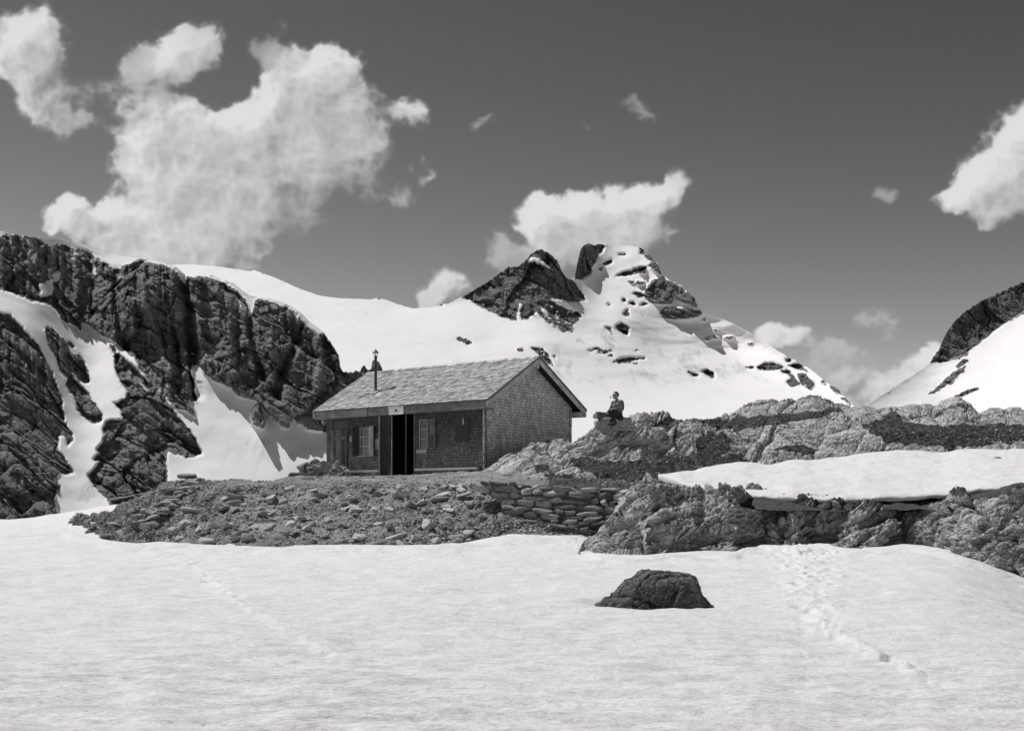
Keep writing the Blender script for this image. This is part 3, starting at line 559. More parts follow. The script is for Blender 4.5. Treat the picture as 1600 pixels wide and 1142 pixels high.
rocks2 = [peak1, ([(515,62),(520,52),(540,46),(560,58),(575,46),(600,52),(612,65),(600,85),(585,95),(577,125),(562,150),(555,172),(530,182),(520,190),(492,192),(500,160),(506,120),(513,90)], 3.),
 ([(598,132),(640,113),(642,126),(610,137)], 1.5), ([(645,182),(690,163),(740,150),(776,138),(772,166),(720,173),(660,181)], 1.6), ([(665,95),(695,90),(695,98),(668,100)],1.5),
 ([(748,60),(768,70),(770,96),(750,92)], 2.), ([(768,98),(802,94),(808,120),(780,117)], 2.), ([(780,135),(812,122),(828,150),(837,174),(808,158)], 2.),
 ([(765,245),(780,215),(800,195),(830,185),(880,203),(912,218),(922,240),(900,245),(870,250),(887,266),(870,285),(800,286),(770,270)], 2.), ([(718,247),(750,236),(772,256),(745,263)], 1.8),
 ([(888,256),(910,238),(942,243),(968,268),(982,300),(940,286),(900,275)], 2.), ([(825,318),(845,303),(900,303),(950,308),(994,322),(980,335),(920,346),(870,346),(835,335)], 2.2),
 (ell(750,206,17,11), 1.5), (ell(712,202,10,6), 1.5), (ell(690,275,9,10), 1.5), (ell(695,322,8,14), 1.5), (ell(727,288,15,10), 1.6), (ell(768,287,14,9), 1.6), (ell(593,152,7,6), 1.5),
 ([(655,372),(680,362),(707,383),(700,411),(682,404),(660,384)], 1.5), ([(613,376),(628,378),(642,400),(630,398)], 1.3), (ell(1015,426,12,6), 1.2), (ell(1045,420,11,5), 1.2), (ell(1047,390,8,5), 1.2), (ell(1098,417,19,6), 1.2), (ell(1180,442,11,6), 1.2), (ell(1128,432,4,3), 1.2), (ell(625,290,7,5),1.2), (ell(760,330,5,4),1.2), (ell(1003,352,5,4),1.2),
 ([(1160,535),(1180,529),(1200,534),(1190,541)], 1.3), ([(1208,531),(1235,520),(1260,515),(1300,525),(1312,540),(1250,549),(1215,545)], 1.5), ([(1298,540),(1330,543),(1352,568),(1378,605),(1340,613),(1318,595),(1340,572),(1308,556)], 1.4), ([(1360,556),(1400,560),(1434,600),(1410,622),(1380,602)], 1.4), ([(1328,530),(1370,515),(1408,552),(1370,545)], 1.4), ([(1308,502),(1335,498),(1342,513),(1320,515)], 1.3), ([(1485,600),(1520,612),(1545,647),(1510,630)], 1.4), (ell(1467,588,9,8), 1.3), ([(1528,655),(1545,650),(1580,668),(1560,672)], 1.4), ([(1248,445),(1262,462),(1252,458)],1.3),
 ([(28,424),(45,413),(97,437),(85,447),(60,440)], 1.3), ([(266,462),(290,456),(294,470),(272,474)], 1.3), ([(320,458),(370,460),(395,488),(412,532),(380,510),(340,476)], 1.4), (ell(414,492,5,8), 1.3),
 ([(985,552),(1010,545),(1040,556),(1042,580),(1005,562)], .9), ([(930,552),(960,558),(985,572),(960,570)], .8), (ell(585,465,20,7), .7), (ell(625,470,16,5), .7), (ell(640,490,14,6), .7), (ell(700,505,34,9), .7), (ell(745,500,26,6), .7), (ell(560,470,12,4), .7), (ell(690,515,40,7), .7), (ell(740,520,12,4), .7), (ell(600,478,24,5),.7), (ell(740,468,12,3),.7),
 (ell(-255,258,36,5), 1.3), (ell(-750,148,20,6), 1.2), (ell(-718,160,14,6), 1.2), (ell(-690,172,10,5), 1.2), (ell(-28,290,8,6), 1.3)]
holes2 = [[(305,122),(325,106),(345,105),(372,120),(405,152),(395,150),(360,130),(330,124)],[(365,305),(385,310),(395,345),(370,330)],[(335,318),(352,322),(350,332),(338,330)],[(420,330),(440,345),(430,352)],[(460,350),(470,372),(455,360)],[(398,290),(415,300),(405,305)],[(870,242),(900,240),(890,248)],[(555,118),(565,115),(560,130),(550,128)],[(540,60),(552,58),(548,66)],[(870,262),(900,262),(890,274)],[(1300,538),(1320,545),(1312,552)]]
M_m2 = mountain_mat('glacier_and_peak', .35, .07, .34, .73, 30)
def bowl(x, y):
    w = sm(y, 470, 575)*sm(y, 680, 585)
    return 150*w*sm(x, 780, 1140)*sm(x, 1420, 1140)
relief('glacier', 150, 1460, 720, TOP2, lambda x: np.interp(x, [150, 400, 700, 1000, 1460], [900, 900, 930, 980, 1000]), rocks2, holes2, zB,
       lambda x, y: (HY-y)/F+.24+.25*sm(y, 500, 430)*sm(x, 740, 800), 1.35, (), bowl, M_m2, 1.0, 300, 2.6, 2.6, bowl_shade, ledge2)

TOP3 = [(1290,700),(1330,650),(1364,625),(1403,600),(1430,583),(1454,566),(1463,548),(1470,540),(1476,526),(1481,516),(1492,502),(1504,490),(1518,480),(1532,470),(1552,462),(1600,440),(1700,400),(1900,330)]
rocks3 = [([(1336,776),(1365,738),(1385,686),(1430,636),(1515,588),(1620,520),(2200,250),(2200,500),(1600,630),(1515,690),(1480,720),(1440,750),(1405,762),(1380,774)], 1.8), ([(1330,866),(1365,838),(1400,805),(1440,783),(1432,800),(1400,826),(1352,861)], 1.0), ([(1408,788),(1430,765),(1447,770),(1420,791)], 1.0), ([(1400,872),(1440,853),(1470,843),(1476,850),(1425,871)], 1.0), ([(1215,862),(1228,855),(1226,861)], .9)]
def left_shade(x, y):
    e_ = 1500+(600-y)*.55-(y-560)*.2
    return 260*(sm(x, 1370, 1490)-1)*1.0*sm(y, 540, 560)
relief('mountain_slope', 1290, 1900, 720, TOP3, lambda x: np.interp(x, [1290, 1500, 1900], [1250, 1150, 950]), rocks3, [], zC,
       lambda x, y: (HY-y)/F+.34, 1.6, (), lambda x, y: 90*sm(x, 1330, 1480)*sm(x, 1640, 1480), mountain_mat('slope_rock_and_snow', .5, .06, .30, .73, -35), 1.0, 500, 1.6, 1.8)

# valley floor of snow out to the horizon, out of sight behind the mound
ang = np.linspace(0, 2*math.pi, 73); rr = np.array([0, 60, 150, 400, 1200, 6000, 20000.])
A, RR = np.meshgrid(ang, rr); zz = -6-.05*np.minimum(RR, 400)
o = mesh_np('valley', np.stack([np.cos(A)*RR, np.sin(A)*RR, zz], -1), grid_faces(*A.shape), snow_mat('far_snow', .68, far=True), {}, True); tag(o, kind='structure')

# ------------------------------------------------------------------ mesh builder for made things
class MB:
    def __init__(s): s.v = []; s.f = []; s.t = []; s.m = []
    def add(s, vs, fs, tone=.5, mi=0):
        n = len(s.v); s.v += [tuple(v) for v in vs]; s.t += [tone]*len(vs); s.f += [tuple(i+n for i in f) for f in fs]; s.m += [mi]*len(fs)
    def box(s, x0, x1, y0, y1, z0, z1, tone=.5, mi=0):
        v = [(x0,y0,z0),(x1,y0,z0),(x1,y1,z0),(x0,y1,z0),(x0,y0,z1),(x1,y0,z1),(x1,y1,z1),(x0,y1,z1)]
        s.add(v, [(0,3,2,1),(4,5,6,7),(0,1,5,4),(1,2,6,5),(2,3,7,6),(3,0,4,7)], tone, mi)
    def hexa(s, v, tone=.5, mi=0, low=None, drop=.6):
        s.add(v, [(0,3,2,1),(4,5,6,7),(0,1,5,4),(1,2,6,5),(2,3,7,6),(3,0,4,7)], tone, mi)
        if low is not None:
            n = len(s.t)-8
            for k in low: s.t[n+k] = tone-drop  # darker lower edge paints the shadow line under each shingle course
    def tube(s, p0, p1, r0, r1=None, n=12, tone=.5, mi=0, cap=True):
        r1 = r0 if r1 is None else r1; p0, p1 = Vector(p0), Vector(p1); d = (p1-p0).normalized()
        a = d.orthogonal().normalized(); b = d.cross(a); vs = []
        for p, r in ((p0, r0), (p1, r1)):
            vs += [p+a*math.cos(k*2*math.pi/n)*r+b*math.sin(k*2*math.pi/n)*r for k in range(n)]
        fs = [(k, (k+1) % n, n+(k+1) % n, n+k) for k in range(n)]
        if cap: fs += [tuple(range(n-1, -1, -1)), tuple(range(n, 2*n))]
        s.add(vs, fs, tone, mi)
    def path(s, pts, r, n=10, tone=.5):
        for a, b in zip(pts[:-1], pts[1:]): s.tube(a, b, r, r, n, tone)
    def build(s, name, mat, parent=None, bevel=0, smooth=False):
        me = bpy.data.meshes.new(name); me.from_pydata(s.v, [], s.f)
        at = me.attributes.new('tone', 'FLOAT', 'POINT'); at.data.foreach_set('value', np.array(s.t, np.float32))
        for m in (mat if isinstance(mat, (list, tuple)) else [mat]): me.materials.append(m)
        me.polygons.foreach_set('material_index', np.array(s.m, np.int32)); me.update()
        if smooth: me.polygons.foreach_set('use_smooth', [True]*len(me.polygons))
        o = link(bpy.data.objects.new(name, me), parent)
        if bevel: md = o.modifiers.new('bevel', 'BEVEL'); md.width = bevel; md.segments = 2; md.limit_method = 'ANGLE'
        return o
def wood_mat(name, v, contrast=.5, grain=(1.2, 1.2, .12), sc_=30, rough=.85, eave_shade=0):
    """weathered timber: grain along the stretched axis, each board its own tone"""
    m, t, b = newmat(name); o = geo(t); b.inputs['Roughness'].default_value = rough
    g1 = t.noise(t.scale(o, *grain), sc_, 5, .65, dist=.4); g2 = t.noise(o, 3.0, 4, .6); g3 = t.noise(t.scale(o, *grain), sc_*3, 3, .6)
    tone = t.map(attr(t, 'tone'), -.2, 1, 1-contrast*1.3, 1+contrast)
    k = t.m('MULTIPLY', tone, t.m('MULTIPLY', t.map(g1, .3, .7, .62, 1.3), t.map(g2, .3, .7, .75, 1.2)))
    if eave_shade:
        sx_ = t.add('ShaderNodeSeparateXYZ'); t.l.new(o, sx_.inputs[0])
        k = t.m('MULTIPLY', k, t.map(t.m('ADD', sx_.outputs[2], t.m('MULTIPLY', t.noise(t.scale(o, 3, 3, .6), 1.5, 4, .6), .9)), .9, 2.3, 1.35, .55))  # lighter below, darker above: shade of the eave painted into the wood
    t.l.new(gcol(t, t.m('MULTIPLY', k, v)), b.inputs['Base Color'])
    bump(t, b, t.m('ADD', g1, t.m('MULTIPLY', g3, .4)), .6, .008); return m
W_wall = wood_mat('weathered_brown_shingle', .22, .5, eave_shade=1); W_gable = wood_mat('silvered_shingle', .78, .5)
W_roof = wood_mat('bleached_roof_shingle', .40, .5, (1.2, .25, .25), 26); W_beam = wood_mat('old_fascia_board', .20, .35, (.12, 1.2, 1.2))
W_rake = wood_mat('rake_board', .42, .3, (1.0, .2, .2)); W_dark = wood_mat('dark_tarred_board', .045, .4); W_door = wood_mat('grey_plank_door', .13, .6)
W_pale = wood_mat('pale_bare_wood', .42, .2); W_white = flat('white_limewash', .72, var=.12, sc_=6); W_in = flat('dark_inside', .10)
M_iron = flat('sooty_iron', .035, .6, spec=.4); M_zinc = flat('zinc_collar', .22, .5, spec=.4)
M_base = M_wallst
glm, glt, glb = newmat('window_glass'); glb.inputs['Base Color'].default_value = (.02, .02, .02, 1); glb.inputs['Roughness'].default_value = .05; glb.inputs['Specular IOR Level'].default_value = .6

# ------------------------------------------------------------------ the hut (local x to the right along its front, y to the back, z up)
NX, NY, GZ = -.95, 42.0, 1.08; LEN, WID = 7.85, 5.17
hut = empty('wooden_hut', (NX, NY, GZ), math.atan2(-.62, .784)); tag(hut, 'shingled wooden mountain hut with a long pitched roof, on the stony mound', 'hut')
def Wp(px, py):                                   # point of the front wall behind a photo pixel
    q = px-800; s = -(1805+42*q)/(1490+.62*q); return -s, (HY-py)/F*(42+.62*s)-GZ
EV, PT = 2.57, .5898                              # eave height (outer edge), pitch
def roofz(y): return EV+PT*(y+.35) if y < WID/2 else EV+PT*(WID+.35-y)
OP = []                                           # openings x0, x1, z0, z1
dx0, _ = Wp(594.4, 700); dx1, _ = Wp(647, 700); dm, _ = Wp(620, 700)
OP.append((dx0, dx1, .02, 2.3))
w1 = (*[Wp(p, 690)[0] for p in (562, 576)], Wp(567, 712)[1], Wp(567, 668)[1]); w2 = (*[Wp(p, 690)[0] for p in (655, 668)], Wp(660, 701)[1], Wp(660, 655.6)[1])
OP += [w1, w2]
sdx = (Wp(517.5, 700)[0], Wp(543.5, 700)[0], .0, Wp(530, 670)[1])
wb = MB()                                         # timber walls with the openings left free
xs = sorted({-LEN, 0., *[v for o_ in OP for v in o_[:2]]}); zs = sorted({0., 2.62, *[v for o_ in OP for v in o_[2:]]})
for a, b_ in zip(xs[:-1], xs[1:]):
    for c_, d_ in zip(zs[:-1], zs[1:]):
        mx, mz = (a+b_)/2, (c_+d_)/2
        if not any(o_[0] < mx < o_[1] and o_[2] < mz < o_[3] for o_ in OP): wb.box(a, b_, .03, .14, c_, d_, .5)
wb.box(-LEN, 0, WID-.14, WID-.03, 0, 2.6); wb.box(-.14, -.03, .14, WID-.14, 0, 2.6); wb.box(-LEN+.03, -LEN+.14, .14, WID-.14, 0, 2.6)
for x0, x1 in ((-.14, -.03), (-LEN+.03, -LEN+.14)):
    z = 2.6; v = [(x0,.14,z),(x1,.14,z),(x1,WID-.14,z),(x0,WID-.14,z),(x0,WID/2-.02,4.1),(x1,WID/2-.02,4.1),(x1,WID/2+.02,4.1),(x0,WID/2+.02,4.1)]; wb.hexa(v)
wb.box(-LEN+.14, -.14, .14, WID-.14, 0, .04); wb.box(-3.0, -2.95, .14, WID-.14, .04, 2.5)
wb.build('timber_wall', W_in, hut)
def shingles(mb, place, u0, u1, z0, ztop, h, w, skip=lambda u, z: False, thick=.016):
    r = 0; z = z0
    while True:
        u = u0-random.random()*w; any_ = False
        while u < u1:
            ww = w*random.uniform(.55, 1.45); a, b_ = max(u, u0), min(u+ww-.004, u1); u += ww
            if b_-a < .015: continue
            mu = (a+b_)/2; zt = min(z+h*1.35, ztop(mu))
            if zt-z < .03 or skip(mu, z+h*.5): continue
            any_ = True; dz = random.uniform(-.012, .010); t_ = thick*random.uniform(.7, 1.4); tn = min(1, max(0, random.gauss(.58, .13)))
            lift = random.uniform(0, .006); zb = z+dz
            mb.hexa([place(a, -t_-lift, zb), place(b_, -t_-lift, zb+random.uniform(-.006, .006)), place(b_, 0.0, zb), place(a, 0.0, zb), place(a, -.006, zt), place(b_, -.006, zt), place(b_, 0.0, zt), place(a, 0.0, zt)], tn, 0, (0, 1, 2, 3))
        r += 1; z += h
        if z > 4.6 or not any_ and z > z0+1: break
fs = MB()
blk = [(o_[0]-.05, o_[1]+.05, o_[2]-.03, o_[3]+.03) for o_ in OP]+[(sdx[0]-.22, sdx[1]+.02, -.1, 2.2), (-LEN, sdx[0], -.1, 2.6)]
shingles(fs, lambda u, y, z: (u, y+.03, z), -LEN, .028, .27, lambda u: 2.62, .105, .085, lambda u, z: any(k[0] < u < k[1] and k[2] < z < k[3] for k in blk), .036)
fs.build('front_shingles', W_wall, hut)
gs_ = MB()
shingles(gs_, lambda u, y, z: (-.03-y, u, z), -.025, WID+.02, .12, lambda u: roofz(u)-.14, .105, .062, lambda u, z: False, .036)
gs_.build('gable_shingles', W_gable, hut)
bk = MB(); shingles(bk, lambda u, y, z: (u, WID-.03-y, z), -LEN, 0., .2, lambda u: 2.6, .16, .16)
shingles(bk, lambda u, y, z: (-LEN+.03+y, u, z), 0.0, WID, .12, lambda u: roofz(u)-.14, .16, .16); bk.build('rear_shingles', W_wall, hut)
# footing: limewashed sill beams over rubble
sb = MB(); xa, xb = Wp(543.7, 730)[0], Wp(593.4, 730)[0]; xc, xd = Wp(650.6, 730)[0], Wp(748, 730)[0]
sb.box(xa, xb, -.10, .03, .17, .265, .5); sb.build('sill_beam', W_white, hut, .006)
sb = MB(); sb.box(xc, xd, -.11, .03, .18, .265, .6); sb.build('sill_beam', W_white, hut, .006)
for x0, x1 in ((xa, xb), (xc, xd+.2)):
    st_ = MB()
    x = x0
    while x < x1-.05:
        w_ = random.uniform(.16, .4); x2 = min(x+w_, x1); y = -.07+random.uniform(-.03, .03)
        st_.hexa([(x+.01,y,-.3),(x2-.01,y+.02,-.3),(x2,.03,-.3),(x,.03,-.3),(x+.015,y+.03,.165),(x2-.02,y+.02,.168+random.uniform(-.03,0)),(x2,.03,.165),(x,.03,.165)], random.random()); x = x2
    if x1 > -1: st_.box(-.02, .0, .2, WID-.1, -.6, .12)
    st_.build('stone_footing', M_base, hut, .015)
cb2 = MB(); cb2.box(-.07, .004, -.004, .07, .2, 2.5, .4); cb2.build('corner_post', W_gable, hut); cb2 = MB(); cb2.box(-.07, .004, WID-.07, WID+.004, -.3, 2.5, .4); cb2.build('corner_post', W_gable, hut)
# roof
rf = MB(); X0, X1 = -LEN-.42, .42; rise = PT; ny, nz = -PT/math.sqrt(1+PT*PT), 1/math.sqrt(1+PT*PT)
deck = MB()
for sgn in (0, 1):
    f = (lambda y: y) if not sgn else (lambda y: WID-y)
    y0, y1 = f(-.33), f(WID/2); z0, z1 = EV-.045, EV-.045+PT*(WID/2+.33)
    v = [(X0+.03,y0,z0-.04),(X1-.03,y0,z0-.04),(X1-.03,y1,z1-.04),(X0+.03,y1,z1-.04),(X0+.03,y0,z0),(X1-.03,y0,z0),(X1-.03,y1,z1),(X0+.03,y1,z1)]
    deck.hexa(v, .4)
deck_o = deck.build('roof', W_dark, hut)
LS = (WID/2+.35)*math.sqrt(1+PT*PT); ROWS = 18; hrow = LS/ROWS
cs_, sn_ = 1/math.sqrt(1+PT*PT), PT/math.sqrt(1+PT*PT)
for sgn in (0, 1):
    def pl(u, n, l, sgn=sgn):                       # u along the ridge, l up the slope, n off the surface
        y = -.35+l*cs_-n*sn_; z = EV-.04+l*sn_+n*cs_; return (u, y if not sgn else WID-y, z)
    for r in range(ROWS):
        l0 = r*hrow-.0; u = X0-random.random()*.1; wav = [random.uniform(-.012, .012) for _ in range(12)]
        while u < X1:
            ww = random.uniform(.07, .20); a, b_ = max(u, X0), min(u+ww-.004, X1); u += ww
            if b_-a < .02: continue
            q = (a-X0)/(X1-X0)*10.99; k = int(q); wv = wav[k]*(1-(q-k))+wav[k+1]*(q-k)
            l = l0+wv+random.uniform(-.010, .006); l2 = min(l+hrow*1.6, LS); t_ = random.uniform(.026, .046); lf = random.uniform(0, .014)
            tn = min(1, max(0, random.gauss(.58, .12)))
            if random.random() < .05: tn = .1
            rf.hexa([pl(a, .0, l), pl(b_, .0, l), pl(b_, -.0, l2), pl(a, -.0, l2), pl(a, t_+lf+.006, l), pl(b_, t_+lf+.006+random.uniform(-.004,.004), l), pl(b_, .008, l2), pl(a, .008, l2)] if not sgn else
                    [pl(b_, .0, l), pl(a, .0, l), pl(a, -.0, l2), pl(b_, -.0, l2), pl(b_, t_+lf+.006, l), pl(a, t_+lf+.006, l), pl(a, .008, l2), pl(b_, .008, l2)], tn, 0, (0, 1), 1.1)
for k in range(44):                                # ridge capping
    u = X0+k*(X1-X0)/44; zt = EV+PT*(WID/2+.35)
    rf.hexa([(u,WID/2-.13,zt-.085),(u+.19,WID/2-.13,zt-.085),(u+.19,WID/2,zt-.015),(u,WID/2,zt-.015),(u,WID/2-.13,zt-.06),(u+.19,WID/2-.13,zt-.06),(u+.19,WID/2+.01,zt+.012),(u,WID/2+.01,zt+.02+random.uniform(0,.012))], random.random())
    rf.hexa([(u,WID/2,zt-.03),(u+.19,WID/2,zt-.03),(u+.19,WID/2+.13,zt-.085),(u,WID/2+.13,zt-.085),(u,WID/2,zt+.006),(u+.19,WID/2,zt+.006),(u+.19,WID/2+.13,zt-.06),(u,WID/2+.13,zt-.06)], random.random())
rf.build('shingle_cover', W_roof, deck_o)
fa = MB(); xx = X0
for k, L_ in enumerate((2.3, 2.2, 2.5, 1.69)):
    fa.box(xx+.003, xx+L_-.003, -.345, -.315, EV-.325, EV-.075+0, random.uniform(.3, .8)); fa.box(xx+.003, xx+L_-.003, -.352, -.322, EV-.068, EV-.035, .3); xx += L_
fa.box(X0, X1, WID+.315, WID+.345, EV-.3, EV-.05, .4)
fa.build('fascia_board', W_beam, deck_o, .004)
so = MB(); so.box(X0+.03, X1-.03, -.31, .03, EV-.325, EV-.30, .4); so.box(X0+.03, X1-.03, WID-.03, WID+.31, EV-.30, EV-.28, .4); so.build('soffit', W_beam, deck_o)
def rake(xr, x2, top, bot, tone, mb):
    for sgn in (0, 1):
        f = (lambda y: y) if not sgn else (lambda y: WID-y)
        ya, yb = -.37, WID/2; za, zb_ = EV-PT*.02, EV+PT*(WID/2+.35)
        q = [(xr,f(ya),za+bot),(x2,f(ya),za+bot),(x2,f(yb),zb_+bot),(xr,f(yb),zb_+bot),(xr,f(ya),za+top),(x2,f(ya),za+top),(x2,f(yb),zb_+top),(xr,f(yb),zb_+top)]
        if sgn: q = [q[i] for i in (1, 0, 3, 2, 5, 4, 7, 6)]
        mb.hexa(q, tone)
for sx0, sx1, e1 in ((X1-.028, X1+.004, 1), (X0-.004, X0+.028, -1)):
    rk_ = MB(); rake(sx0, sx1, -.07, -.27, .8, rk_); rk_.build('rake_board', W_rake, deck_o, .004)
    rk2 = MB(); rake(sx0+(.002 if e1 > 0 else -.034), sx1+(.03 if e1 > 0 else -.002), .01, -.075, .25, rk2); rk2.build('rake_cap', W_beam, deck_o)
for (ya_, yb_, za_, zb_) in ((-.30, .05, EV-.315, EV-.12), (WID-.05, WID+.30, EV-.30, EV-.13), (WID/2-.06, WID/2+.07, 3.86, 4.01)):
    pu = MB(); pu.box(.012, .37, ya_, yb_, za_, zb_, .9); pu.build('purlin_end', W_pale, deck_o, .005)
# door, shed door, windows, shutters
dr = MB(); ang_ = R(14)
def leaf(x_h, w, h, ang, flip, n, mb, y=-.005, z=.03, tone=None):
    d = (math.cos(ang)*flip, -math.sin(ang)); nrm = (-d[1]*flip, d[0]*flip)
    for k in range(n):
        a, b_ = w*k/n+.002, w*(k+1)/n-.002; P_ = lambda l, t: (x_h+d[0]*l+nrm[0]*t, y+d[1]*l+nrm[1]*t)
        q = [P_(a, 0), P_(b_, 0), P_(b_, .03), P_(a, .03)]
        mb.hexa([(x_, y_, z_) for z_ in (z, z+h) for x_, y_ in q], random.random() if tone is None else tone)
    for zz_ in (z+.2*h, z+.8*h):
        q = [P_(.02, -.018), P_(w-.02, -.018), P_(w-.02, -.002), P_(.02, -.002)]
        mb.hexa([(x_, y_, z_) for z_ in (zz_, zz_+.09) for x_, y_ in q], .5)
leaf(dx0, dm-dx0, 2.22, ang_, 1, 5, dr); door = dr.build('door', W_dark, hut, .003)
dr2 = MB(); leaf(dx1-.03, .8, 2.2, R(-62), -1, 5, dr2, .13); dr2.build('door', W_dark, hut, .003)
ed_ = MB(); ed_.box(dx0-.045, dx0-.005, -.05, .02, 0, 2.3, .6); ed_.build('door_post', W_pale, hut)
ep = MB(); ep.tube((dx0+(dm-dx0)*math.cos(ang_)+.0, -.035-(dm-dx0)*math.sin(ang_), .03), (dx0+(dm-dx0)*math.cos(ang_), -.035-(dm-dx0)*math.sin(ang_), 2.2), .012, .012, 6, .8); ep.build('lit_door_edge', W_pale, door)  # pale strip that paints in the sunlit edge of the open leaf
fr = MB(); fr.box(dx1+.0, dx1+.07, -.03, .02, 0, 2.32, .6); fr.box(dx0-.1, dx1+.07, -.02, .028, 2.32, 2.4, .4); fr.box(dx1-.15-.42, dx1-.53, .14, .18, .04, 2.3, .6); fr.build('door_frame', W_door, hut)
th = MB(); th.box(dx0, dx1, -.25, .03, -.15, .03, .5); th.build('threshold', M_base, hut, .02)
sd_ = MB(); n_ = 6
for k in range(n_):
    a = sdx[0]+(sdx[1]-sdx[0])*k/n_; sd_.box(a+.003, a+(sdx[1]-sdx[0])/n_-.003, -.035, 0.0, 0.02, sdx[3]-random.uniform(0, .04), (.85, .3, .9, .55, .1, .35)[k])
sd_.box(sdx[0]+.05, sdx[1]-.03, -.055, -.036, 1.45, 1.55, .8); sd_.build('plank_door', W_door, hut, .004)
cp = MB()
x_ = -LEN
for k in range(3): cp.box(x_, x_+.085, -.03, .02, -.1, 2.6, (.35, .2, .4)[k]); x_ += .09
cp.box(-LEN-.03, -LEN, -.03, .12, -.1, 2.6, .3); cp.build('corner_board', W_door, hut, .004)
def window(w, cols, sh, shut_name):
    x0, x1, z0, z1 = w; f = MB(); t_ = .03
    f.box(x0, x1, -.0, .05, z0, z0+t_, .6); f.box(x0, x1, 0, .05, z1-t_, z1, .6); f.box(x0, x0+t_, .0, .05, z0+t_, z1-t_, .6); f.box(x1-t_, x1, .0, .05, z0+t_, z1-t_, .6)
    for k in (1, 2): zz_ = z0+(z1-z0)*k/3; f.box(x0+t_, x1-t_, .012, .035, zz_-.011, zz_+.011, .9)
    wo_ = f.build('window', W_pale, hut)
    p_ = MB(); p_.box(x0+t_, x1-t_, .038, .042, z0+t_, z1-t_); p_.build('pane', glm, wo_)
    s_ = MB(); s_.box(x0-.08, x1+.05, -.06, .0, z0-.045, z0-.002, .9); s_.build('sill', W_pale if shut_name else W_door, wo_)
    return wo_
wa = window(w1, 2, None, 1); wb_ = window(w2, 2, None, 0)
def shutter(x_h, w, z0, z1, ang, flip, mat, n=3, parent=hut):
    mb = MB(); leaf(x_h, w, z1-z0, ang, flip, n, mb, -.01, z0); return mb.build('shutter', mat, parent, .003)
shutter(w1[0]-.01, .27, w1[2]-.02, w1[3]+.02, R(28), -1, W_dark); shutter(w1[1]+.01, .40, w1[2]-.04, w1[3]+.03, R(22), 1, W_pale)
sh2_ = shutter(w2[1]+.01, .45, w2[2]-.02, w2[3]+.02, R(10), 1, W_door)
hp = MB(); hp.box(w2[1]+.2, w2[1]+.33, -.085, -.06, 1.0, 1.45, .2); hp.build('vent_slot', W_in, sh2_)
bx0, bz1 = Wp(713.4, 653.7); bx1, bz0 = Wp(733, 689.4)
cs2 = MB()
for k in range(5): a = bx0+(bx1-bx0)*k/5; cs2.box(a+.002, a+(bx1-bx0)/5-.002, -.055, -.02, bz0, bz1, random.random()*.6)
cs2.box(bx0, bx1, -.07, -.056, bz0+.12, bz0+.2, .2); cs2.box(bx0, bx1, -.07, -.056, bz1-.2, bz1-.12, .2)
cs_o = cs2.build('closed_shutter', wood_mat('old_shutter_board', .10, .35), hut, .004)
hk = MB(); hx, hz = Wp(726, 656); hk.box(hx-.035, hx+.03, -.085, -.071, hz-.16, hz+.03, .9); hk.tube((hx, -.08, hz+.06), (hx, -.08, hz+.02), .012); hk.build('latch_plate', W_pale, cs_o, .003)
pb = MB(); x0, z0 = Wp(587, 702); x1, z1 = Wp(593.5, 685); pb.box(x0, x1, -.03, 0, z0, z1, .7); pb.build('patch_board', W_pale, hut, .003); pb = MB(); x0, z0 = Wp(651.5, 708); x1, z1 = Wp(667.5, 702.5); pb.box(x0, x1, -.045, 0.0, z0, z1, .9); pb.build('patch_board', W_pale, hut, .003)
# the boards hung on the fascia
def sign(px0, py0, px1, py1, mat, label, text=None):
    def Fp(px, py):                                # the fascia plane, y = -.36
        q = (px-800)/F; ox, oy = NX-.62*.36, NY-.784*.36; s = -(q*oy-ox)/(q*.62+.784); return -s, (HY-py)/F*(oy+.62*s)-GZ
    xa_, _ = Fp(px0, py0); xb_, _ = Fp(px1, py1); _, zt = Fp((px0+px1)/2, py0); _, zb = Fp((px0+px1)/2, py1)
    r = empty('sign_board', hut.matrix_basis@Vector(((xa_+xb_)/2, -.372, zb)), hut.rotation_euler.z); tag(r, label, 'sign')
    w_, h_ = (xb_-xa_)/2, zt-zb; m_ = MB(); m_.box(-w_, w_, -.02, .0, 0, h_, .7); m_.build('board', mat, r, .003)
    if text:
        for a, b_, c_, d_ in text: t_ = MB(); t_.box(a*w_, b_*w_, -.024, -.021, c_*h_, d_*h_, .5); t_.build('writing', W_dark, r)
        e_ = MB(); tk = .012
        e_.box(-w_, w_, -.028, -.0205, h_-tk, h_+.004, .5); e_.box(-w_, w_, -.028, -.0205, 0, tk, .5); e_.box(-w_, -w_+tk, -.028, -.0205, tk, h_-tk); e_.box(w_-tk, w_, -.028, -.0205, tk, h_-tk)
        e_.box(-w_-.05, -w_, -.015, -.003, h_-.05, h_-.01); e_.build('edging', W_white, r)
    return r
bpy.context.view_layer.update(); hut.matrix_basis = hut.matrix_basis
sign(553.5, 639.5, 574.5, 651, wood_mat('grey_sign_board', .22, .1, (.12, 1.2, 1.2)), 'plain weathered grey wooden board nailed to the eave beam, left of the white sign')
sign(608.4, 635, 631.2, 647.5, W_white, 'small white sign with a dark mark on the eave beam above the open door', [(-.17,.17,.38,.62),(-.42,-.36,.46,.54),(.36,.42,.46,.54)])
